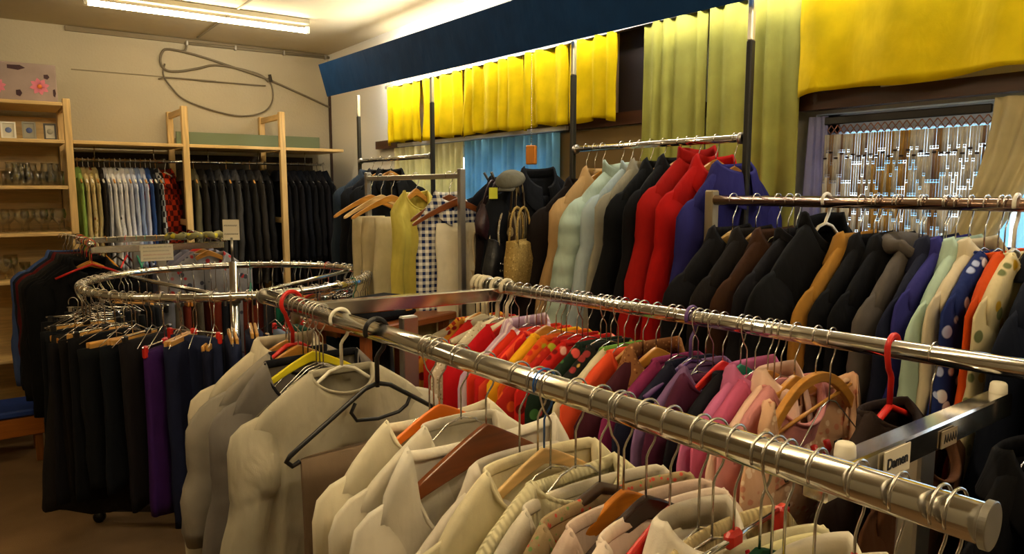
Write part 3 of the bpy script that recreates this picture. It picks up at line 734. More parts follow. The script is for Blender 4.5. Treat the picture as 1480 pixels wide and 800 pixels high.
# spare wire hangers crowded between the garments
for i, y in enumerate((1.86, 1.77, 1.74, 1.69, 1.67, 1.65, 1.175, 1.16, .86, .83, .69, .535, .455, .272)):
    x, yy, z = AR(y); hanger(x, yy, z, 'wire', STEEL, 'thin bare wire hanger crowded among the clothes of the front rail', jr.uniform(-.12, .12), .13, .0195, None, jr.choice((1, -1)), 'bare wire hangers on the front rail', w=.165)
# red ring hook near the far end
x, yy, z = AR(1.835); t = thing('clothes_hanger', 'red plastic hanger with big round hook near the far end of the front rail', 'hanger', (x, yy, z), .3)
MB().tube([(.031*cos(radians(a)), 0, .004+.031*sin(radians(a))) for a in range(-60, 236, 16)]+[(-.012, 0, -.045), (0, 0, -.07), (0, 0, -.10)], .0055, 9).build('hook', RED, t)
MB().tube([(-.10, 0, -.15), (-.02, 0, -.105), (.02, 0, -.105), (.10, 0, -.15)], .006, 9).build('shoulder_bar', RED, t)

# ---- rear rail garments
LB = 'rear chrome rail'
BT = [ # y, style, colour material, label, hanger kind, hanger mat, extras
 (1.885, 'blouse', fab('#b83a1c', 'stripe', '#e0a030'), 'red and yellow striped blouse, farthest on the rear rail', 'wood', 'wood', dict(T=.016)),
 (1.855, 'blouse', fab('#c8882a', 'floral', '#b82418', '#7a1812'), 'amber blouse with red flowers beside the striped one', 'wire', None, dict(T=.014)),
 (1.825, 'blouse', fab('#b52018'), 'tomato red blouse in front of the amber flowered one', 'wire', None, dict(T=.014)),
 (1.79, 'knit', fab('#d8cdb0', 'tweed', '#a09070', '#efe8d8'), 'white lacy crochet top next to the big red blouse', 'wire', None, dict(T=.016)),
 (1.735, 'blouse', fab('#c4141c', wr=.6), 'plain bright red blouse with wide smooth shoulder', 'plastic', 'r', dict(T=.03, sl=.5)),
 (1.665, 'shirt', fab('#c9a8c0', 'sidestripe', '#e2d2d8'), 'lilac and white shirt behind the orange red ones', 'wire', None, dict(T=.018)),
 (1.625, 'blouse', fab('#d8341c'), 'orange red blouse right of the lilac shirt', 'wire', None, dict(T=.017)),
 (1.585, 'blouse', fab('#cc2020', 'sidestripe', '#e85030'), 'red blouse with brighter piping left of the yellow one', 'wood', 'wood', dict(T=.017)),
 (1.545, 'blouse', fab('#f0b020'), 'golden yellow blouse among the red ones', 'wire', None, dict(T=.017)),
 (1.505, 'blouse', fab('#d85a18', 'floral', '#a0a020', '#c02818'), 'orange blouse printed with green and red', 'wire', None, dict(T=.017)),
 (1.465, 'tee', fab('#b02418', 'floral', '#9aa028', '#d85a20'), 'dark red t-shirt with olive green print', 'wire', None, dict(T=.017)),
 (1.425, 'blouse', fab('#c82018', 'floral', '#e8b0a0', '#701410'), 'red blouse with small pale spots', 'wire', None, dict(T=.017)),
 (1.38, 'dress', fab('#1c2a1e', 'floral', '#d05048', '#4c7a40'), 'black dress with pink and green flowers', 'wire', None, dict(T=.02)),
 (1.345, 'dress', fab('#20201c', 'floral', '#c8a050', '#8a3030', s=.8), 'dark dress with small gold and red flowers', 'wire', None, dict(T=.018)),
 (1.30, 'knit', fab('#cfc6a4'), 'pale cream knitted sweater with green collar', 'wire', None, dict(T=.02, cmat=fab('#6e9a3c'))),
 (1.265, 'blouse', fab('#e2502c'), 'coral orange blouse against the burgundy jacket', 'wood', 'wood', dict(T=.016)),
 (1.20, 'jacket', fab('#3e1620', wr=.5), 'dark burgundy jacket with fuzzy tan collar', 'wood', 'wood', dict(T=.034, nw=.085, cmat=fab('#8a5a34', 'tweed', '#6a3a20', '#b08050'))),
 (1.135, 'knit', fab('#7c2650'), 'magenta knitted sweater next to the burgundy jacket', 'wire', None, dict(T=.02)),
 (1.095, 'knit', fab('#1c1c2e'), 'dark navy sweater between magenta and lilac ones', 'wire', None, dict(T=.018)),
 (1.06, 'knit', fab('#7c5c86'), 'lilac sweater left of the plum cardigan', 'wire', None, dict(T=.018)),
 (1.015, 'wide', fab('#4c1c34'), 'plum cardigan on the red toothed hanger', 'plastic', 'r', dict(T=.024, nw=.13, nf=.06, drop=.10)),
 (.97, 'knit', fab('#14131a'), 'black sweater behind the pink ones', 'plastic', 'g', dict(T=.018)),
 (.935, 'shirt', fab('#c46a94'), 'bright pink shirt with pointed collar', 'wire', None, dict(T=.018)),
 (.905, 'blouse', fab('#c0587a'), 'deep pink blouse in front of the bright pink shirt', 'wood', 'wood', dict(T=.016)),
 (.875, 'shirt', fab('#e6bfa8'), 'blush pink blouse with a small ruffled collar', 'wire', None, dict(T=.02, nw=.06)),
 (.845, 'blouse', fab('#cf8a88'), 'rose pink blouse behind the large arched hanger', 'wood', 'wood', dict(T=.014)),
]
hm = {'wood': HW['wood'], None: STEEL, 'r': RED, 'g': GRNP}
for (y, st, m, lb, hk, hc, ex) in BT:
    hang(BR, y, st, m, lb, hk, hm[hc], {'wire': 'wire hanger of the ', 'wood': 'wooden hanger of the ', 'plastic': ('red plastic' if hc == 'r' else 'green plastic')+' hanger of the '}[hk]+lb, drop=ex.pop('drop', .10), nv=18, **ex)
# big arched wooden hanger with the open flowered blouse
x, yy, z = BR(.80)
t = thing('clothes_hanger', 'large arched wooden hanger with a cross dowel, on the rear rail', 'hanger', (x, yy, z), .05)
MB().tube(hookpath(.018, .085), .0018, 7).build('hook', STEEL, t)
o = MB(); top = [(.185*u, -.075-.105*abs(u)**2.1) for u in [i/16 for i in range(-16, 17)]]; bot = [(a*.93, b-.021) for a, b in top]
o.extrude(top+bot[::-1], -.007, .007); b = o.build('shoulder_bar', HW['wood'], t, False); md = b.modifiers.new('bev', 'BEVEL'); md.width = .002; md.segments = 2
MB().tube([(-.165, 0, -.178), (.155, 0, -.125)], .004, 8).build('cross_dowel', HW['wood'], t)
garment(x, yy+.002, z, 'wide', fab('#d9ab88', 'floral', '#c88468', '#e8ccae', s=.5), 'peach flowered blouse draped open over the arched wooden hanger', .05, .105, nw=.165, nf=.20, nb=.03, T=.018, sw=.2, L=.6, sl=.4)
lab_ = MB().box((.06, -.025, -.24), (.03, .003, .035), bev=.001).build('label_tag', plain('black_label', '#201a18', .6), t, False)
for s in (-.05, .0): MB().tube([(s, -.03, -.21), (s+.004, -.034, -.225), (s, -.03, -.24)], .007, 8).build('red_tag', RED, t)
# brown ones with the red hook
x, yy, z = BR(.655)
t = thing('clothes_hanger', 'red plastic hanger holding the dark brown jacket on the rear rail', 'hanger', (x, yy, z), .06)
MB().tube(hookpath(.018, .115, -1, .004), .0055, 9).build('hook', RED, t)
MB().tube([(-.19, 0, -.19), (-.1, 0, -.15), (0, 0, -.112), (.1, 0, -.15), (.19, 0, -.19)], .007, 9).build('shoulder_bar', RED, t)
garment(x, yy, z, 'knit', fab('#2c201c', wr=.6), 'dark brown jacket under the red hook on the rear rail', .06, .115, T=.035, nf=.03, L=.7)
hang(BR, .585, 'knit', fab('#55341e'), 'chestnut brown sweater beside the dark brown jacket', 'wire', STEEL, 'wire hanger of the chestnut brown sweater', T=.018, drop=.15)
for i, y in enumerate((.43, .36, .30)):
    hang(BR, y, 'coat', fab('#111013'), ('black coat just past the chrome cross bar', 'black coat second past the chrome cross bar', 'black coat at the near end of the rear rail')[i], 'wire', STEEL, ('wire hanger of the first black coat', 'wire hanger of the second black coat', 'wire hanger of the last black coat')[i]+' past the cross bar', T=.022, drop=.15, L=1.0, nv=14)
for i, y in enumerate((1.84, 1.77, 1.70, 1.605, 1.525, 1.445, 1.36, 1.32, 1.24, 1.155, 1.08, 1.04, .955, .89, .77)):
    x, yy, z = BR(y); hanger(x, yy, z, 'wire', STEEL, 'thin bare wire hanger squeezed among the clothes of the rear rail', jr.uniform(-.12, .12), .13, .018, None, jr.choice((1, -1)), 'bare wire hangers on the rear rail', w=.17)
x, yy, z = BR(1.10); t = thing('clothes_hanger', 'purple plastic hanger hook on the rear rail', 'hanger', (x, yy, z), .1)
MB().tube(hookpath(.018, .10, 1, .003), .0045, 8).build('hook', PURP, t); MB().tube([(-.17, 0, -.16), (0, 0, -.10), (.17, 0, -.16)], .006, 8).build('shoulder_bar', PURP, t)
# crochet covered hooks at far end of the rear rail
for i, y in enumerate((1.893, 1.868, 1.848, 1.80, 1.755)):
    x, yy, z = BR(y); t = thing('clothes_hanger', ('cream wrapped hanger hook at the very end of the rear rail', 'cream wrapped hanger hook second from the far end of the rear rail', 'cream wrapped hanger hook third from the far end of the rear rail', 'cream wrapped hanger hook above the crochet top', 'cream wrapped hanger hook above the bright red blouse')[i], 'hanger', (x, yy, z), jr.uniform(-.2, .2))
    MB().tube(hookpath(.018, .10, 1, .004), .006, 9).build('hook', fab('#d8ccae'), t); MB().tube([(-.17, 0, -.15), (0, 0, -.10), (.17, 0, -.15)], .010, 9).build('shoulder_bar', fab('#d8ccae'), t)

# ================================================================ RACK C: right rail with dark coats before the window
CX, CZ = 1.80, 1.545
t = thing('clothes_rack', 'brownish chrome clothes rack in front of the right window', 'clothes rack', (CX, .55, 0))
MB().tube([(0, -.95, CZ), (0, .87, CZ)], .0155, 18).build('rail', plain('brown_chrome', (.40, .27, .20), .16, 1), t)
for y in (.885, -.95): MB().box((0, y, (CZ+.03)/2), (.035, .03, CZ+.03), bev=.004).build('upright', plain('champagne_metal', '#a89878', .35, .7), t, False)
for y in (.885, -.95): MB().box((0, y, .03), (.5, .04, .04), bev=.006).build('foot_bar', DULL, t, False)
def CR(y): return CX, y, CZ
CT = [
 (1.355, 'coat', '#100e10', 'black wool coat at the left end of the window rack', 'wood', 'pale', {}),
 (1.275, 'coat', '#17120f', 'black brown coat on a pale wooden hanger', 'wood', 'pale', {}),
 (1.205, 'coat', '#38200f', 'dark brown coat seen as a narrow strip between black ones', 'wire', None, dict(T=.03)),
 (1.145, 'zipjacket', '#141216', 'black jacket with a pale zip strip', 'wire', None, dict(fm='z')),
 (1.06, 'coat', '#08080a', 'bulky black coat with high collar, tallest on the window rack', 'tubehook', 'w', dict(T=.06, collar='stand', scale=1.10, drop=.06)),
 (.965, 'coat', '#9a6c28', 'camel brown coat between black ones', 'wire', None, dict(T=.03)),
 (.92, 'jacket', '#0c0c0f', 'black jacket right beside the camel coat', 'wire', None, dict(T=.03)),
 (.87, 'jacket', '#0a0a0e', 'black jacket with white maker label in its open collar', 'wood', 'wood', dict(T=.03)),
 (.812, 'hoodie', '#57504a', 'grey hooded fleece jacket beside the mint one', 'wire', None, {}),
 (.765, 'coat', '#15182c', 'dark navy coat right of the grey hoodie', 'wire', None, dict(T=.024)),
 (.74, 'shirt', '#2e2c70', 'violet blue shirt edge before the mint jacket', 'wire', None, dict(T=.018, L=.6)),
 (.712, 'coat', '#a9c0ac', 'pale mint green coat on the window rack', 'wire', None, dict(T=.024, L=1.05)),
 (.68, 'shirt', '#cfc0a0', 'cream shirt next to the mint coat', 'wire', None, dict(T=.016)),
 (.652, 'blouse', ('#1c2a62', 'floral', '#dcdce0', '#a8b4d8'), 'navy blouse with large white flowers', 'wire', None, dict(T=.018, L=.8)),
 (.622, 'blouse', '#c8480f', 'orange topped blouse next to the navy flowered one', 'tubehook', 'w', dict(T=.014)),
 (.595, 'blouse', ('#d6c69a', 'floral', '#b89020', '#6a7048'), 'cream blouse with ochre pattern', 'wire', None, dict(T=.014)),
 (.54, 'coat', '#0d1220', 'midnight blue coat near the right edge', 'wire', None, {}),
 (.455, 'coat', '#0a0a0c', 'long black coat at the right edge of the view', 'wire', None, {}),
 (.36, 'coat', '#101110', 'charcoal black coat nearest on the window rack', 'wire', None, {}),
]
for (y, st, c, lb, hk, hc, ex) in CT:
    m = fab(*c) if isinstance(c, tuple) else fab(c, wr=.5)
    ex = dict(ex); fm = ex.pop('fm', None); dr = ex.pop('drop', .10)
    ex.setdefault('hw', .225)
    if st in ('coat', 'jacket', 'hoodie'): ex.setdefault('T', .036); ex.setdefault('nw', .08); ex.setdefault('sd', .115)
    ex.setdefault('over_sp', .05)
    if fm: ex['fmat'] = plain('gold_zip', '#c0a060', .4, .5)
    mat = {'pale': HW['pale'], None: STEEL, 'w': WHP, 'wood': HW['wood']}[hc]
    hang(CR, y, st, m, lb, hk, mat, 'hanger of the '+lb, drop=dr, rz=jr.uniform(-.06, .06), r=.0155, nv=16, **ex)
    if 'white maker label' in lb:
        g = [q for q in COL.objects if q.name.startswith('jacket')][-1]
        g = [q for q in COL.objects if q.parent is None and q.get('label') == lb][0]
        MB().box((0, .03, -.03), (.05, .003, .03), bev=.001).build('label_tag', PAPER, g, False); MB().box((.0, -.04, -.12), (.02, .003, .04), bev=.001).build('care_tag', PAPER, g, False)
for i, y in enumerate((1.17, .93, .88, .82, .76, .64, .45, .33)):
    hanger(CX, y, CZ, 'wire', STEEL, 'thin bare wire hanger among the coats of the window rack', jr.uniform(-.1, .1), .12, .0155, None, 1, 'bare wire hangers on the window rack', w=.17)

# ================================================================ coats on the wall rail between two posts
def DR(y): return 1.97, y, 1.74
DT = [
 (2.20, 'coat', '#19120f', 'blackish brown coat left of the tan jacket', dict(T=.05, drop=.14)),
 (2.105, 'jacket', '#b29062', 'tan corduroy jacket with dark patch', dict(T=.04, drop=.10, L=.78)),
 (2.0, 'puffer', '#a9bcae', 'pale mint padded jacket on the wall rail', dict(T=.058, drop=.10, q=1, L=.74)),
 (1.905, 'zipjacket', '#a3b4b8', 'pale blue grey jacket beside the mint padded one', dict(T=.035, drop=.09, L=.7)),
 (1.85, 'jacket', '#8f8a78', 'grey beige jacket edge next to the black coats', dict(T=.02, drop=.08, L=.68)),
 (1.79, 'coat', '#0b0c0e', 'black coat left of another black coat on the wall rail', dict(T=.035, drop=.08)),
 (1.72, 'coat', '#0e0d10', 'black coat directly left of the red jackets', dict(T=.035, drop=.07)),
 (1.635, 'zipjacket', '#9c140e', 'red jacket with standing collar, left of the two red ones', dict(T=.042, drop=.06, L=.85, collar='funnel')),
 (1.56, 'jacket', '#aa100c', 'bright red jacket with flat collar, right of the two red ones', dict(T=.034, drop=.075, L=.85)),
 (1.485, 'hoodie', '#262462', 'royal blue hooded jacket in front of the right post', dict(T=.04, collar='lapel', nf=.04, drop=.10, L=.6)),
]
for (y, st, c, lb, ex) in DT:
    ex = dict(ex); q_ = ex.pop('q', 0); dr = ex.pop('drop')
    m = fab(c, 'quilt' if q_ else 'plain', wr=.5, rough=.7 if q_ else .88)
    ex.setdefault('hw', .22); ex.setdefault('nw', .085); ex.setdefault('sd', .105); ex.setdefault('over_sp', .055)
    g = hang(DR, y, st, m, lb, 'wood', HW['wood'], 'wooden hanger of the '+lb, drop=dr, rz=jr.uniform(-.08, .08), r=.0125, nv=18, **ex)
    if 'tan corduroy' in lb: MB().box((-.245, -.02, -.36), (.04, .05, .10), bev=.018).build('elbow_patch', fab('#2a1c14'), g)
for y in (2.15, 1.95, 1.68): hanger(1.97, y, 1.74, 'wire', STEEL, 'thin wire hanger between coats on the wall rail', .05, .09, .0125, None, 1, 'wire hangers on the wall rail', w=.17)

# coat and bag stand left of the wall rail
t = thing('bag_stand', 'dark pole stand hidden under handbags and black jackets', 'coat stand', (1.88, 2.60, 0))
MB().tube([(0, 0, .02), (0, 0, 1.66)], .016, 12).build('pole', BLACKM, t)
MB().lathe([(.001, .03), (.19, .02), (.2, 0), (.001, 0)], n=24).build('base', BLACKM, t)
for k in range(6):
    a = k*pi/3+.2; MB().tube([(0, 0, 1.56), (.09*cos(a), .09*sin(a), 1.60), (.12*cos(a), .12*sin(a), 1.65)], .006, 8).build('arm', BLACKM, t)
for i, (x, y, z, c, sc_) in enumerate(((1.90, 2.42, 1.68, '#14161c', 1.0), (1.87, 2.50, 1.665, '#1a1214', .95), (1.86, 2.62, 1.65, '#0f1118', .9))):
    garment(x, y, z, 'jacket', fab(c), ('black jacket behind the tan tote bag, nearest the coats', 'black brown jacket in the middle of the bag stand', 'small dark jacket under the grey cap')[i], jr.uniform(-.2, .2), .04, near=True, T=.04, L=.6, scale=sc_, nv=14)
def bag(name, label, x, y, z, w, h, d, mat, strap, rz=-.6, smat=None, taper=1.15, tilt=0, studs=0):
    t = thing(name, label, 'handbag', (x, y, z), rz); t.rotation_euler[1] = tilt
    rs = []; n = 24
    for j, v in enumerate([0, .02, .1, .3, .6, .85, .96, 1]):
        ww = w/2*(1/taper+(1-1/taper)*v)*(1 if v < .97 else .93); dd = d/2*(.35+.65*sin(pi*min(1, .15+v*.75))); k = 1 if v < .9 else 1-(v-.9)*2.2
        rs.append([(ww*k*(abs(cos(a))**.55)*(1 if cos(a) > 0 else -1)+.006*sin(v*9), dd*(abs(sin(a))**.6)*(1 if sin(a) > 0 else -1)+.006*noise.noise((cos(a)*3, v*4, w*50)), -h*v+.008*cos(a*2)) for a in [2*pi*i/n for i in range(n)]])
    MB().rings(rs).build('bag_body', mat, t)
    for s in (-1, 1):
        pts = [(-w*.28, s*d*.3, -.02)]+[(-w*.28*cos(radians(a)), s*d*.2, strap*sin(radians(a))**.7 if a not in (0, 180) else 0) for a in range(10, 180, 20)]+[(w*.28, s*d*.3, -.02)]
        MB().tube(pts, .006, 8, sq=(1, .6)).build('strap', smat or mat, t)
    if studs:
        sme = MB().lathe([(.0005, .004), (.003, .002), (.004, -.003)], n=6).mesh('stud'); sme.materials.append(STEEL)
        for a in range(7):
            for b in range(4): so = place(sme, 'stud', None, (-w*.32+a*w*.107, -d*.5, -h*.45-b*.028)); so.parent = t
    return t
LEA = lambda c: plain('leather_'+c.strip('#'), c, .45, bump=.25, bs=90)
def bagat(px, py, X, *a, **k): p = at(0, px, py, X); return p
p = at(0, 763, 347, 1.70); bag('handbag', 'tan woven tote bag with tall double handles', p.x-.06, p.y-.03, p.z, .22, .20, .07, fab('#9c8248', 'tweed', '#7c6434', '#b89c60'), .13, .5, taper=1.12)
p = at(0, 722, 350, 1.70); bag('handbag', 'black studded handbag with light strap below the maroon one', p.x, p.y, p.z, .18, .20, .08, LEA('#121216'), .13, .5, smat=fab('#a89a7c', 'tweed', '#302820', '#d8ccb0'), tilt=.15, studs=1)
p = at(0, 707, 306, 1.68); bag('handbag', 'small dark maroon handbag, upper left on the bag stand', p.x, p.y, p.z, .15, .12, .06, LEA('#2c1218'), .14, .5, tilt=.45)
p = at(0, 690, 385, 1.66); bag('handbag', 'pale beige round handbag lowest on the bag stand', p.x, p.y, p.z, .13, .14, .06, LEA('#c0ae88'), .15, .5, tilt=-.3)
p = at(0, 748, 305, 1.76); bag('handbag', 'brown striped shoulder bag between tote and black handbag', p.x, p.y, p.z, .12, .15, .05, fab('#3a2c20', 'stripe', '#8c7c58', s=.8), .12, .4)
p = at(0, 738, 262, 1.72)
t = thing('flat_cap', 'grey flat cap on top of the bag stand', 'cap', p, .6); t.rotation_euler[1] = -.5
MB().lathe([(.001, .04), (.035, .036), (.058, .018), (.062, .004), (.055, -.006), (.001, -.008)], n=24).build('crown', fab('#6a685c'), t)
MB().box((-.05, 0, -.004), (.045, .07, .008), bev=.004).build('brim', fab('#5c5a50'), t)
tg = MB().box((0, 0, 0), (.035, .003, .045), bev=.001).build('price_tag', plain('neon_yellow', '#d8e040', .6), None, False); tg.location = at(0, 713, 279, 1.66); tg.rotation_euler = (0, 0, -.6); tag(tg, 'neon yellow paper tag hanging by the maroon handbag', 'tag')
# denim jackets on the far rail
for i, (y, c, lb, ex) in enumerate(((4.20, '#2a3440', 'dark denim jacket on the far rail beside the white wall', dict(T=.045, L=.75)), (4.08, '#15161a', 'black jacket next to the denim one on the far rail', dict(T=.04, L=.7)), (3.95, '#0f1012', 'black jacket third on the far rail', dict(T=.04, L=.7)))):
    hang(lambda y: (1.97, y, 1.755), y, 'jacket', fab(c), lb, 'wood', HW['wood'], 'wooden hanger of the '+lb, drop=.08, r=.0125, rz=0, nv=14, near=False, **ex)

# ================================================================ small rack E with cream garments
EX, EZ = 1.55, 1.63
t = thing('clothes_rack', 'small grey metal rack holding cream clothes in the middle distance', 'clothes rack', (EX, 2.92, 0))
MB().box((0, 0, EZ), (.022, .90, .022), bev=.003).build('rail', DULL, t, False)
for y in (-.44, .44):
    MB().box((0, y, (EZ+.03)/2), (.026, .026, EZ+.03), bev=.003).build('upright', DULL, t, False)
    MB().box((0, y, .03), (.45, .03, .03), bev=.004).build('foot_bar', DULL, t, False)
def ER(y): return EX, y, EZ
GRM = plain('grimy', '#9a8c6a', .6)
for i, (y, c, lb, w, L) in enumerate(((3.29, '#c9b990', 'cream trousers folded on the far hanger of the small rack', .085, .72), (3.17, '#bfae84', 'beige trousers next to the cream ones on the small rack', .09, .74), (3.06, '#cdbf98', 'pale cream trousers left of the yellow satin blouse', .08, .72))):
    hanger(EX-.02, y, EZ, 'wood', HW['wood'] if i != 1 else HW['pale'], 'wooden hanger carrying the '+lb, jr.uniform(-.1, .1), .09, .014)
    drape(EX-.03, y, EZ-.185, fab(c), lb, rz=jr.uniform(-.08, .08), w0=w, w1=w+.015, L=L, T=.026, seed=i+5)
hang(ER, 2.86, 'blouse', fab('#d2c25a', wr=.7, rough=.35), 'shiny yellow satin blouse hanging lowest on the small rack', 'wood', HW['wood'], 'wooden hanger of the yellow satin blouse', drop=.06, r=.014, T=.05, L=.78, sw=.14, nw=.06, hw=.13, sl=0, fold=.03, rz=.1, hwid=.11)
hang(ER, 2.575, 'shirt', fab('#1c2a58', 'gingham', '#e0dcd0'), 'navy and white gingham shirt on the small rack', 'wood', HW['dark'], 'brown wooden hanger over the gingham shirt', drop=.085, r=.014, T=.03, L=.50, rz=-.1, sl=0, sw=.15, hw=.15, nw=.06)
hanger(EX+.01, 2.525, EZ, 'wood', HW['dark'], 'brown wooden hanger carrying the white trousers', -.1, .10, .014)
drape(EX+.05, 2.525, EZ-.19, fab('#d8ceb0'), 'white trousers folded over the brown hanger of the small rack', rz=-.1, w0=.135, w1=.14, L=.62, T=.012, seed=9, folds=1)
drape(EX-.09, 2.60, EZ-.50, fab('#a89a6e'), 'khaki trousers hanging under the gingham shirt', rz=0, w0=.09, w1=.1, L=.5, T=.014, seed=12)
# black holdall below with orange patch, on a low stool
p = at(2, 545, 438, 1.14)
t = thing('side_table', 'small wooden table under the black folded jeans', 'table', (p.x+.05, p.y+.05, 0), .3)
MB().box((0, 0, 1.065), (.50, .34, .03), bev=.005).build('tabletop', wood('#8a4a20', 'X'), t, False)
for sx in (-1, 1):
    for sy in (-1, 1): MB().box((sx*.21, sy*.13, .525), (.035, .035, 1.05), bev=.004).build('leg', wood('#8a4a20', 'Z'), t, False)
t2 = thing('folded_jeans', 'folded black jeans with an orange label on the small table', 'jeans', (p.x, p.y, 1.082), .35)
MB().box((0, 0, .022), (.26, .20, .040), bev=.018).build('jeans', fab('#101116'), t2)
MB().box((.01, .0, .062), (.24, .18, .038), bev=.018).build('jeans', fab('#14151c'), t2)
MB().box((.07, -.101, .045), (.035, .004, .03), bev=.001).build('leather_patch', plain('orange_patch', '#c88420', .6), t2, False)

# ================================================================ the round rack
RC = Vector((.886, 3.38, 0)); RR, RZ2 = .60, 1.174
t = thing('round_clothes_rack', 'round chrome clothes rack crowded with dark trousers on the left', 'clothes rack', RC)
MB().tube([(RR*cos(2*pi*i/72), RR*sin(2*pi*i/72), RZ2) for i in range(72)], .0165, 12, closed=True).build('ring_rail', CHROME, t)
MB().tube([(0, 0, .08), (0, 0, 1.25)], .017, 14).build('pole', CHROME, t)
MB().tube([(0, 0, 1.25), (0, 0, 1.36)], .006, 8).build('sign_stem', DULL, t)
MB().tube([(0, 0, 1.06), (0, 0, 1.11)], .028, 16).build('hub', DULL, t)
for k in range(3):
    a = radians(128+k*120); MB().tube([(.02*cos(a), .02*sin(a), 1.085), (RR*cos(a), RR*sin(a), RZ2-.01)], .010, 10).build('spoke', CHROME, t)
fd = at(2, 148, 742, .04)-RC; fa = math.atan2(fd.y, fd.x)
for k in range(4):
    a = fa+k*pi/2; o = MB(); o.box((.36*cos(a), .36*sin(a), .075), (.72, .035, .035), rz=a, bev=.004).build('foot', plain('dark_metal', '#2a241c', .5), t, False)
    MB().tube([(.70*cos(a)-.012*sin(a), .70*sin(a)+.012*cos(a), .026), (.70*cos(a)+.012*sin(a), .70*sin(a)-.012*cos(a), .026)], .026, 14).build('caster', BLACKM, t)
def paper_sign(label, c, w, h, rz, lines, red=None):
    o = MB().box((0, 0, 0), (w, .002, h)).build('paper_sign', PAPER, None, False); o.location = c; o.rotation_euler = (0, 0, rz); tag(o, label, 'sign')
    r_ = random.Random(int(w*9999))
    for j in range(lines):
        mb = MB(); z = h/2-h*(j+.7)/(lines+.4); x = -w*.42
        while x < w*.38:
            L = r_.uniform(.06, .13)*w; mb.tube([(x, -.0016, z-.003), (x+L*.3, -.0016, z+.004), (x+L*.6, -.0016, z-.003), (x+L*.8, -.0016, z+.003)], .0009, 5); x += L*1.15
        mb.build('handwriting', REDINK if j == red else INK, o)
    return o
paper_sign('small white price card on the mast of the round rack', (RC.x, RC.y, 1.395), .072, .092, -.55, 2)

DARKS = ['#0d0d10', '#131114', '#0f1114', '#17130f', '#0c0c0c', '#1a1618', '#101318', '#15110f']
JEANS = ['#15182c', '#1a1e36', '#121426', '#222842', '#1b1e30']
tm = {}
def trousers_mesh(c, v, L, w, pat='plain'):
    k = (c, v, L, w)
    if k not in tm:
        me = drape_mesh(w0=w, w1=w*(1.12 if v % 2 else .92), L=L, T=.022+.004*(v % 3), seed=v*1.9+1, folds=2+v % 3, n=26, m=14, split=v % 2).mesh('trousers'); me.materials.append(fab(c, pat, wr=.5)); tm[k] = me
    return tm[k]
proto = {}
def ring_hanger(kind):
    if kind in proto: return proto[kind]
    kk = {'knob': ('clamp', wood('#d8a050', 'X', 'clamp_wood', .4)), 'wood': ('clamp', wood('#c07c28', 'X', 'clamp_wood', .4)), 'red': ('clip', RED), 'black': ('clip', BLKP), 'wire': ('clip', STEEL)}[kind]
    proto[kind] = kk; return kk
rr = random.Random(5); NR = 58
cnt = 0; protos = {}
def dup(root, loc, rz, label=None, group=None):
    r = root.copy(); COL.objects.link(r); r.location = loc; r.rotation_euler = (0, 0, rz)
    if label: r['label'] = label
    if group: r['group'] = group
    for c0 in kids(root):
        c = c0.copy(); COL.objects.link(c); c.parent = r
        for g0 in kids(c0): g = g0.copy(); COL.objects.link(g); g.parent = c
    return r
special = {}
for k in range(NR):
    a = 2*pi*k/NR + rr.uniform(-.02, .02); deg = math.degrees(a) % 360
    loc = (RC.x+RR*cos(a), RC.y+RR*sin(a), RZ2)
    if 125 <= deg <= 226: sect = 'l'
    elif 226 < deg <= 235: sect = 'p'
    elif 235 < deg <= 262: sect = 'j'
    elif 262 < deg <= 305: sect = 'b'
    else: sect = 'k'
    kind = {'l': rr.choice(('knob', 'black', 'wire', 'knob', 'black', 'wood')), 'p': 'red', 'j': rr.choice(('red', 'knob')), 'b': rr.choice(('red', 'wire', 'wood')), 'k': rr.choice(('black', 'wire', 'wood', 'wire'))}[sect]
    col = {'l': rr.choice(DARKS), 'p': '#3a1a58', 'j': rr.choice(JEANS), 'b': rr.choice(['#35506e', '#1c2c44', '#6a7888', '#184030']), 'k': rr.choice(['#3a3a40', '#1e6a50', '#5a5244', '#24262e', '#6a6a70', '#141418', '#7a3020'])}[sect]
    hang_lab = {'knob': 'pale wooden clamp hanger with rounded ends on the round rack', 'wood': 'brown wooden clamp hanger on the round rack', 'red': 'red plastic clip hanger on the round rack', 'black': 'black plastic clip hanger on the round rack', 'wire': 'steel clip hanger on the round rack'}[kind]
    rot = a+rr.uniform(-.12, .12)
    if sect == 'j' and abs(deg-243) < 3.2: rot += 1.0; kind = 'red'
    dz = (.125, .16, .14)[k % 3]
    if (kind, dz) not in protos:
        kk, m_ = ring_hanger(kind); protos[kind, dz] = hanger(*loc, kk, m_, hang_lab, rot, dz, .0165, group=hang_lab.replace('hanger', 'hangers', 1), w=.17 if kind != 'knob' else .15)
    else: dup(protos[kind, dz], loc, rot)
    L = {'l': rr.choice((.54, .60, .63)), 'p': .62, 'j': .70, 'b': .70, 'k': rr.choice((.5, .6))}[sect]
    me = trousers_mesh(col, k % 4, L, {'l': .15, 'k': .11}.get(sect, .12))
    z = RZ2-dz-.02
    gl = {'l': ('black trousers packed on the left side of the round rack', 'black trousers on the left of the round rack'), 'p': ('purple trousers between black ones and jeans on the round rack', None), 'j': ('dark navy jeans on the front side of the round rack', 'navy jeans on the front of the round rack'),
          'b': ('blue jeans on the right front of the round rack', 'blue jeans on the right of the round rack'), 'k': ('short skirt or shorts hanging on the back of the round rack', 'skirts at the back of the round rack')}[sect]
    o = place(me, {'l': 'trousers', 'p': 'trousers', 'j': 'jeans', 'b': 'jeans', 'k': 'skirt'}[sect], None, (loc[0], loc[1], z), rot); tag(o, gl[0], {'l': 'trousers', 'p': 'trousers', 'j': 'jeans', 'b': 'jeans', 'k': 'skirt'}[sect], gl[1])
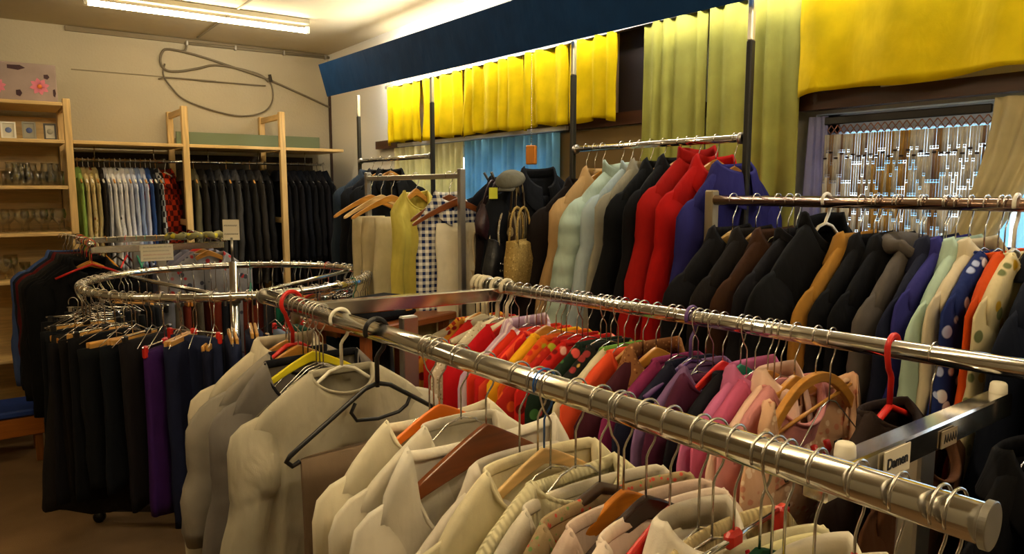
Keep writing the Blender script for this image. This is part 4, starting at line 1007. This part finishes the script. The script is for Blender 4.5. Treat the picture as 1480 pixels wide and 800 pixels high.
# wide charcoal skirt facing the aisle
a = radians(196); loc = (RC.x+.67*cos(a), RC.y+.67*sin(a), RZ2-.155)
o = drape_mesh(w0=.09, w1=.20, L=.70, T=.03, seed=3.3, folds=2, n=34, m=18).build('skirt', fab('#1d1a18', wr=.5), None); o.location = loc; o.rotation_euler = (0, 0, radians(-40)); tag(o, 'flared charcoal skirt hanging outermost on the left of the round rack', 'skirt')
hh = hanger(loc[0], loc[1], RZ2-.03, 'clamp', wood('#c88a30', 'X', 'clamp_wood', .4), 'wooden clamp hanger holding the flared charcoal skirt', radians(-40), .125, .0165, w=.13)
# bare hooks crowded round the ring
hookme = MB().tube(hookpath(.0165, .10), .0018, 6)
hookme.tube([(-.13, 0, -.165), (0, 0, -.10), (.13, 0, -.165)], .0017, 6); hookme = hookme.mesh('hook'); hookme.materials.append(STEEL)
colh = {}
for nm, m_ in (('red', RED), ('green', GRNP), ('amber', plain('amber_plastic', '#c8861a', .3)), ('black', BLKP)):
    q = MB().tube(hookpath(.0165, .10), .0018, 6).tube([(-.16, 0, -.165), (-.08, 0, -.13), (0, 0, -.10), (.08, 0, -.13), (.16, 0, -.165)], .006, 6).mesh('hanger'); q.materials.append(m_); colh[nm] = q
for k in range(66):
    a = 2*pi*k/66+.04+rr.uniform(-.02, .02); deg = math.degrees(a) % 360
    loc = (RC.x+RR*cos(a), RC.y+RR*sin(a), RZ2)
    if (deg > 300 or deg < 110) and k % 4 == 0:
        nm = rr.choice(('red', 'green', 'amber', 'black')); o = place(colh[nm], 'clothes_hanger', None, loc, a+rr.uniform(-.3, .3)); tag(o, nm+' plastic hanger on the far side of the round rack', 'hanger', nm+' plastic hangers on the round rack')
    else:
        o = place(hookme, 'clothes_hanger', None, loc, a+rr.uniform(-.3, .3)+(pi if k % 3 == 0 else 0)); tag(o, 'bare wire hanger hooked over the round rail', 'hanger', 'bare wire hangers on the round rail')

# ================================================================ second double rack behind (G left rail, H right rail)
GX, HX, GZ = .405, 1.04, 1.305
t = thing('double_clothes_rack', 'chrome double rack at the back left behind the round rack', 'clothes rack', ((GX+HX)/2, 4.5, 0))
for x, nm in ((GX, 'left_rail'), (HX, 'right_rail')):
    MB().tube([(x-t.location.x, -.40, GZ), (x-t.location.x, .46, GZ)], .016, 16).build(nm, CHROME, t)
for y in (-.36, .42):
    MB().box((0, y, GZ-.03), (HX-GX, .03, .036), bev=.003).build('cross_bar', CHROME, t, False)
    MB().box((0, y, (GZ-.05)/2), (.045, .03, GZ-.05), bev=.003).build('upright', DULL, t, False); MB().box((0, y, .05), (.7, .04, .03), bev=.003).build('foot_bar', DULL, t, False)
paper_sign('white handwritten sign hanging on the cross bar of the back left rack', at(1, 227, 365, 4.11), .155, .085, 0, 4, 2)
GT = [('#45598a', 'blue denim jacket at the far end of the back left rail', 'jacket'), ('#1b2230', 'navy jacket beside the denim one on the back left rail', 'jacket'), ('#5c1a1a', 'dark red jacket on the back left rail', 'jacket'), ('#2a2826', 'charcoal tweed jacket on the back left rail', 'jacket'), ('#191716', 'black brown jacket with red lining on the back left rail', 'jacket'), ('#0d0d10', 'black jacket third from the near end of the back left rail', 'jacket'), ('#101013', 'black jacket second from the near end of the back left rail', 'jacket'), ('#09090b', 'large black coat nearest on the back left rail', 'coat')]
for i, (c, lb, st) in enumerate(GT):
    y = 4.86-i*.092
    hang(lambda y: (GX-.10*(y-4.2), y, GZ), y, st, fab(c), lb, 'wood', HW['wood'] if i % 2 else HW['pale'], 'wooden hanger of the '+lb, drop=.10, r=.016, rz=jr.uniform(-.08, .08), nv=14, near=False, T=.04, L=.76 if st == 'jacket' else .80)
for k in range(9):
    o = place(colh[('red', 'amber', 'black')[k % 3]], 'clothes_hanger', None, (GX, 4.13+k*.075, GZ), jr.uniform(-.5, .5)); nm = ('red', 'amber', 'black')[k % 3]
    tag(o, 'spare '+nm+' plastic hanger on the back left rail', 'hanger', nm+' spare hangers on the back left rail')
for i, (c, lb, st) in enumerate((('#3c3a44', 'grey blouse at the far end of the right back rail', 'blouse'), ('#6a6874', 'pale grey blue shirt on the right back rail', 'shirt'), ('#7a7480', 'light grey sweater seen through the round rail', 'knit'), ('#8a8684', 'grey flowered blouse nearest on the right back rail', 'blouse'))):
    m = fab(c, 'floral', '#a03030', '#404048') if i == 3 else fab(c)
    hang(lambda y: (HX-.05, y, GZ), 4.66-i*.13, st, m, lb, 'wood' if i != 1 else 'plastic', HW['wood'] if i != 1 else RED, 'hanger of the '+lb, drop=.08, r=.016, rz=.1, nv=14, near=False, L=.6)
for k in range(10):
    nm = ('green', 'amber', 'black', 'red', 'green')[k % 5]; o = place(colh[nm], 'clothes_hanger', None, (GX+.1+k*.055, 4.92, GZ-.03), pi/2+jr.uniform(-.4, .4)); tag(o, 'spare '+nm+' hanger on the far cross bar of the back left rack', 'hanger', nm+' spare hangers on the back cross bar')
# scarf heap on the rack top
o = MB(); pts = [(-.17+.017*i, .02*sin(i*1.3), .012+.012*abs(sin(i*.9))) for i in range(21)]
o.tube(pts, [.012+.008*abs(sin(i*1.1)) for i in range(21)], 9).build('scarf', fab('#8a845c', 'floral', '#c0b030', '#3a3a2a'), None)
o = [q for q in COL.objects if q.name.startswith('scarf')][0]; o.location = (.92, 4.13, GZ+.005); tag(o, 'olive yellow scarf lying along the cross bar of the back left rack', 'scarf')

# ================================================================ pine shelving on the back wall
FY, BY = 5.20, 5.66
def side_frame(x, label, z=2.12, w=.038):
    t = thing('shelf_side_frame', label, 'shelf frame', (x, (FY+BY)/2, 0))
    MB().box((0, FY-(FY+BY)/2, z/2), (.040, .042, z), bev=.003).build('front_post', PINE['Z'], t, False)
    MB().box((0, BY-(FY+BY)/2, z/2), (.040, .042, z), bev=.003).build('back_post', PINE['Z'], t, False)
    for zz in (z-.03, 1.35, .75, .12): MB().box((0, 0, zz), (.022, BY-FY, .04), bev=.003).build('rung', PINE['Y'], t, False)
side_frame(.433, 'pine side frame between glassware shelves and clothes bay', 2.12)
side_frame(1.097, 'pine side frame in the middle of the clothes bays')
side_frame(1.743, 'pine side frame in the right part of the clothes bays')
side_frame(-.42, 'pine side frame at the left end of the glassware shelves')
for (x0, x1, z, lb) in ((.453, 1.077, 1.862, 'pine shelf board over the white shirts'), (1.117, 1.723, 1.862, 'pine shelf board over the dark jackets'), (1.763, 2.20, 1.862, 'pine shelf board over the black coats at the right corner'),
                        (-.40, .413, 2.085, 'top pine shelf carrying the flower picture'), (-.40, .413, 1.862, 'pine shelf carrying the picture frames'), (-.40, .413, 1.587, 'pine shelf carrying drinking glasses'), (-.40, .413, 1.305, 'pine shelf carrying wine goblets'), (-.40, .413, 1.022, 'pine shelf below the wine goblets'), (-.40, .413, .55, 'low pine shelf near the floor')):
    o = MB().box((0, 0, 0), (x1-x0, BY-FY+.04, .022), bev=.003).build('shelf_board', PINE['X'], None, False); o.location = ((x0+x1)/2, (FY+BY)/2, z); tag(o, lb, 'shelf')
o = MB().box((0, 0, 0), (1.06, .012, .11)).build('board', plain('green_board', '#6c7a5c', .6), None, False); o.location = (1.66, BY-.02, 1.93); tag(o, 'long grey green board standing on the clothes bay shelf', 'board')
t = thing('clothes_rail', 'thin chrome rail running through the shelving clothes bays', 'clothes rail', (1.29, 5.43, 1.763)); MB().tube([(-.83, 0, 0), (.83, 0, 0)], .010, 12).build('tube', CHROME, t)
for k in range(5): MB().tube([(-.70+k*.35, 0, 0), (-.70+k*.35, 0, .088)], .003, 6).build('rail_support', STEEL, t)
o = MB().box((0, 0, 0), (1.7, .012, 1.75)).build('back_panel', plain('bay_shade', '#3c3226', .85), None, False); o.location = (1.3, YB-.02, .95); tag(o, 'added dark panel for the shaded interior of the clothes bays', 'panel')  # added sheet, the bays' dark interior put into its colour
SH = [('#8fae5a', 'pale green shirt at the left end of the shelf bay', 0), ('#c8b27c', 'beige shirt right of the pale green one', 0), ('#d0bc8c', 'sand blouse with small pattern in the shelf bay', ('floral', '#7a3a28', '#9c8a50')), ('#b8a878', 'khaki beige shirt in the shelf bay', 0), ('#2a2420', 'dark brown shirt between beige and white ones', 0),
      ('#dcdce0', 'white shirt with thin grey stripes in the shelf bay', ('sidestripe', '#a0a0ac', '#fff')), ('#e4e2e2', 'plain white shirt, first of the white ones', 0), ('#d8d8de', 'white shirt with black blotch print', ('floral', '#3a3a44', '#dcdce0')), ('#e2e0e4', 'white shirt left of the light blue ones', 0), ('#c8ccdc', 'bluish white shirt in the shelf bay', 0), ('#a8b4d0', 'light blue striped shirt in the shelf bay', ('sidestripe', '#d8dcec', '#fff')), ('#90a4d0', 'light blue shirt in the shelf bay', 0),
      ('#c0c4d8', 'pale lilac white shirt beside the blue one', 0), ('#34508c', 'medium blue shirt in the shelf bay', 0), ('#22242c', 'black shirt right of the blue one', 0), ('#b8b8b8', 'black and white checked shirt in the shelf bay', ('check', '#2a2a2e', '#fff'))]
def shelf_item(x, m, lb, st='shirt', rz=pi/2, T=.018, L=.6, w=1.0, sl=.5, hk=HW['wood'], z=1.763, group=None):
    k = ('shm', hk.name)
    if k not in tm: tm[k] = small_hanger_mesh(hk, r=.010, drop=.075)
    o = place(tm[k], 'clothes_hanger', None, (x, 5.43, z), rz); tag(o, 'hanger of the '+lb, 'hanger', ('hangers: '+group) if group else None)
    return garment(x, 5.43, z, st, m, lb, rz, .078, group, near=False, T=T, L=L, sl=sl, nv=10, nu=14, sr=.04)
for i, (c, lb, pt_) in enumerate(SH):
    m = fab(c, pt_[0], pt_[1], pt_[2] if len(pt_[2]) == 7 else '#ffffff', s=.8) if pt_ else fab(c)
    shelf_item(.49+i*.0305, m, lb, T=.013, L=.62+.05*sin(i*2), hk=WHP if i % 3 else HW['wood'])
shelf_item(1.005, fab('#d8401c', 'check', '#5a1c14', s=.8), 'bright red and black checked shirt turned towards the room', rz=pi/2-.75, T=.03, L=.50, hk=WHP)
DKc = ['#4a3c2c', '#57523e', '#25211c', '#1a1a1c', '#383634', '#2a2a2c', '#403e3c', '#1c1b1c', '#242220', '#302c28', '#141416']
for i in range(11):
    nm = ('brown', 'olive', 'dark brown', 'black', 'dark grey', 'charcoal', 'grey', 'soft black', 'black brown', 'taupe', 'deep black')[i]
    shelf_item(1.135+i*.055, fab(DKc[i]), nm+' jacket hanging in the middle shelf bay', 'jacket', T=.024, L=.78, hk=HW['wood'] if i in (0, 1, 5, 8) else BLKP, rz=pi/2-.12)
for i in range(8):
    shelf_item(1.785+i*.05, fab(('#0e0f14', '#101014', '#141318', '#0d1018')[i % 4]), 'black coat in the right corner shelf bay', 'coat', T=.024, L=.95, hk=BLKP, group='black coats in the right corner shelf bay')
o = MB().box((0, 0, 0), (.82, .008, 2.0)).build('back_panel', wood('#dcb872', 'X'), None, False); o.location = (.0, BY+.035, 1.04); tag(o, 'pale wood back panel behind the glassware shelves', 'panel')
# flower picture
t = thing('flower_picture', 'wide canvas picture of pink blossoms on the top shelf', 'picture', (.14, 5.30, 2.097)); t.rotation_euler = (-.06, 0, 0)
MB().box((0, 0, .115), (.52, .02, .23), bev=.003).build('canvas', plain('canvas', '#a08c84', .8, var=.2, vs_=9), t, False)
pk = plain('blossom_pink', '#d8788c', .7); dk = plain('canvas_dark', '#3c2228', .8); org = plain('blossom_heart', '#e07a28', .7)
for (cx, cz, s_) in ((.17, .095, .052), (-.04, .085, .045), (-.2, .11, .04)):
    f = MB()
    for k in range(8):
        a = k*pi/4+.2; c, s = cos(a), sin(a)
        pts = [(cx+c*s_*u-s*s_*.28*sin(pi*u)*q, -.0125, cz+s*s_*u+c*s_*.28*sin(pi*u)*q) for q, us in ((1, (0, .25, .5, .75, 1)), (-1, (.75, .5, .25))) for u in us]
        f.extrude([(p[0], p[2]) for p in pts], -.0125, -.0105)
    f.build('blossom', pk, t, False); MB().lathe([(.0005, .002), (s_*.25, .001), (s_*.25, 0)], (0, 0, 0), 10).build('blossom_heart', org, t).matrix_local = Matrix.Translation((cx, -.0128, cz)) @ Matrix.Rotation(pi/2, 4, 'X')
d_ = MB()
for (cx, cz, w, h) in ((.06, .20, .09, .03), (.21, .155, .03, .03), (.245, .06, .015, .05), (.065, .05, .03, .04), (-.1, .03, .08, .03)): d_.extrude([(cx-w/2, cz-h*.3), (cx+w*.1, cz-h/2), (cx+w/2, cz), (cx+w*.2, cz+h/2), (cx-w*.5, cz+h*.4)], -.012, -.0105)
d_.build('dark_leaf', dk, t, False)
# framed pictures
for px, w, h, fc, ic, lb in ((13, .075, .10, '#e4e0d4', '#6878a8', 'white picture card with a blue flower on the shelf'), (43, .07, .105, '#8c8878', '#4c5c94', 'grey framed picture with a round blue motif'), (73, .065, .10, '#3c3830', '#a8a494', 'dark framed small picture at the right end of the shelf'), (-12, .06, .10, '#5a3430', '#c8b8a0', 'reddish framed picture partly out of view at left')):
    p = at(1, px, 198, 5.28)
    t = thing('picture_frame', lb, 'picture frame', (p.x, 5.28, 1.874)); t.rotation_euler = (-.12, 0, 0)
    fr = MB(); b = .009
    fr.box((0, 0, b/2), (w, .014, b)); fr.box((0, 0, h-b/2), (w, .014, b)); fr.box((-w/2+b/2, 0, h/2), (b, .014, h-2*b)); fr.box((w/2-b/2, 0, h/2), (b, .014, h-2*b)); fr.build('frame', plain('frame_'+fc[1:], fc, .4), t, False)
    MB().box((0, .003, h/2), (w-2*b, .004, h-2*b)).build('picture', plain('print_ground', '#cfcab8' if fc != '#8c8878' else '#9a9684', .6), t, False)
    MB().lathe([(.0005, .002), (.016, .0015), (.017, 0)], n=9).build('motif', plain('motif_'+ic[1:], ic, .6), t).matrix_local = Matrix.Translation((0, -.0005, h*.52)) @ Matrix.Rotation(pi/2, 4, 'X')
# glasses
GL = bpy.data.materials.new('clear_glass'); GL.use_nodes = True; _n = GL.node_tree; _n.nodes.clear()
_t = N(_n, 'ShaderNodeBsdfTransparent'); _t.inputs[0].default_value = (.93, .94, .92, 1); _g = N(_n, 'ShaderNodeBsdfGlossy'); _g.inputs['Roughness'].default_value = .04
_f = N(_n, 'ShaderNodeLayerWeight'); _f.inputs[0].default_value = .35; _x = N(_n, 'ShaderNodeMixShader'); _o = N(_n, 'ShaderNodeOutputMaterial')
_n.links.new(_f.outputs[1], _x.inputs[0]); _n.links.new(_t.outputs[0], _x.inputs[1]); _n.links.new(_g.outputs[0], _x.inputs[2]); _n.links.new(_x.outputs[0], _o.inputs[0])
def glass_mesh(k):
    if k == 'goblet': pr = [(.001, 0), (.030, 0), (.031, .003), (.006, .007), (.0045, .045), (.012, .052), (.034, .075), (.041, .105), (.036, .14), (.034, .14), (.039, .105), (.032, .077), (.010, .056), (.001, .054)]
    elif k == 'jug': pr = [(.001, 0), (.035, 0), (.045, .03), (.048, .06), (.034, .10), (.030, .125), (.034, .14), (.032, .14), (.028, .125), (.032, .10), (.045, .06), (.042, .03), (.033, .006), (.001, .005)]
    else: pr = [(.001, 0), (.026, 0), (.028, .003), (.031, .09), (.029, .09), (.026, .008), (.001, .008)]
    me = MB().lathe(pr, n=22).mesh(k); me.materials.append(GL); return me
gm = {k: glass_mesh(k) for k in ('goblet', 'jug', 'tumbler')}
for (z, pxs, ks, sn) in ((1.598, (5, 22, 40, 56, 72, 88), ('tumbler', 'jug', 'jug', 'tumbler', 'jug', 'tumbler'), 'upper glass shelf'), (1.316, (2, 30, 58, 84), ('goblet',)*4, 'middle shelf'), (1.033, (0, 20), ('goblet', 'tumbler'), 'lower shelf')):
    for row, yy in ((0, 5.30), (1, 5.45)):
        for i, (px, k) in enumerate(zip(pxs, ks)):
            p = at(1, px+row*9, 300, yy)
            if p.x > .385: continue
            o = place(gm[k], {'goblet': 'wine_glass', 'jug': 'glass_jug', 'tumbler': 'drinking_glass'}[k], None, (p.x, yy, z-.001)); nm = {'goblet': 'round bellied stemmed wine glass', 'jug': 'small clear glass jug', 'tumbler': 'plain clear tumbler'}[k]
            tag(o, nm+' standing on the '+sn+(', back row' if row else ', front row'), 'glass', nm.split()[-1]+'s on the '+sn+(' at the back' if row else ' in front'))
# low bench with blue top, far left
t = thing('bench', 'low orange wooden bench with a blue top at the far left', 'bench', (-.12, 5.05, 0))
MB().box((0, 0, .30), (.62, .34, .04), bev=.01).build('bench_top', plain('blue_vinyl', '#1c3e8c', .5), t, False)
MB().box((0, 0, .22), (.60, .32, .11), bev=.004).build('bench_body', wood('#b86a1c', 'X'), t, False)
for sx in (-1, 1):
    for sy in (-1, 1): MB().box((sx*.27, sy*.13, .085), (.04, .04, .17), bev=.004).build('leg', wood('#8a5018', 'Z'), t, False)

# ================================================================ cable on the back wall
YC = YB-.018
def wp(px, py): p = at(1, px, py, YC); return p
def smooth(pts, n=6):
    out = []
    P = [Vector(p) for p in pts]
    for i in range(len(P)-1):
        a = P[max(0, i-1)]; b = P[i]; c = P[i+1]; d = P[min(len(P)-1, i+2)]
        for k in range(n):
            t_ = k/n; out.append(.5*((2*b)+(c-a)*t_+(2*a-5*b+4*c-d)*t_*t_+(3*b-a-3*c+d)*t_**3))
    out.append(P[-1]); return out
CAB = plain('grey_cable', '#6e6452', .6)
t = thing('cable_coil', 'loosely coiled grey cable hanging on the back wall', 'cable', wp(300, 120))
def cab(px, r, name='cable'):
    pts = [p-t.location for p in smooth([wp(*q) for q in px])]; MB().tube(pts, r, 7).build(name, CAB, t)
cab([(481, 157), (440, 138), (388, 115), (340, 98), (285, 80), (245, 71), (234, 76), (232, 90), (240, 101), (258, 103), (285, 99), (310, 94), (340, 98), (375, 108), (388, 118)], .0085)
cab([(388, 112), (394, 130), (393, 148), (382, 161), (360, 167), (335, 166), (300, 157), (265, 143), (247, 125), (236, 108), (238, 92)], .006)
cab([(270, 62), (268, 72), (262, 74)], .008)
cab([(229, 114), (245, 112), (300, 117), (384, 124)], .005)
MB().tube([wp(389, 108)-t.location+Vector((0, -.012, 0)), wp(391, 118)-t.location+Vector((0, -.012, 0))], .012, 8).build('cable_tie', plain('dark_tape', '#3a342a', .7), t)
t = thing('conduit_pipe', 'thin grey conduit pipe running along the top of the back wall', 'pipe', wp(370, 74))
MB().tube([wp(266, 62)-t.location, wp(482, 84)-t.location], .011, 10).build('pipe', plain('conduit', '#7a705c', .5), t)
for px in (270, 340, 410, 470): 
    p = wp(px, 62+(px-266)*.102)-t.location; MB().box(p, (.016, .03, .034), bev=.003).build('pipe_clip', DULL, t, False)
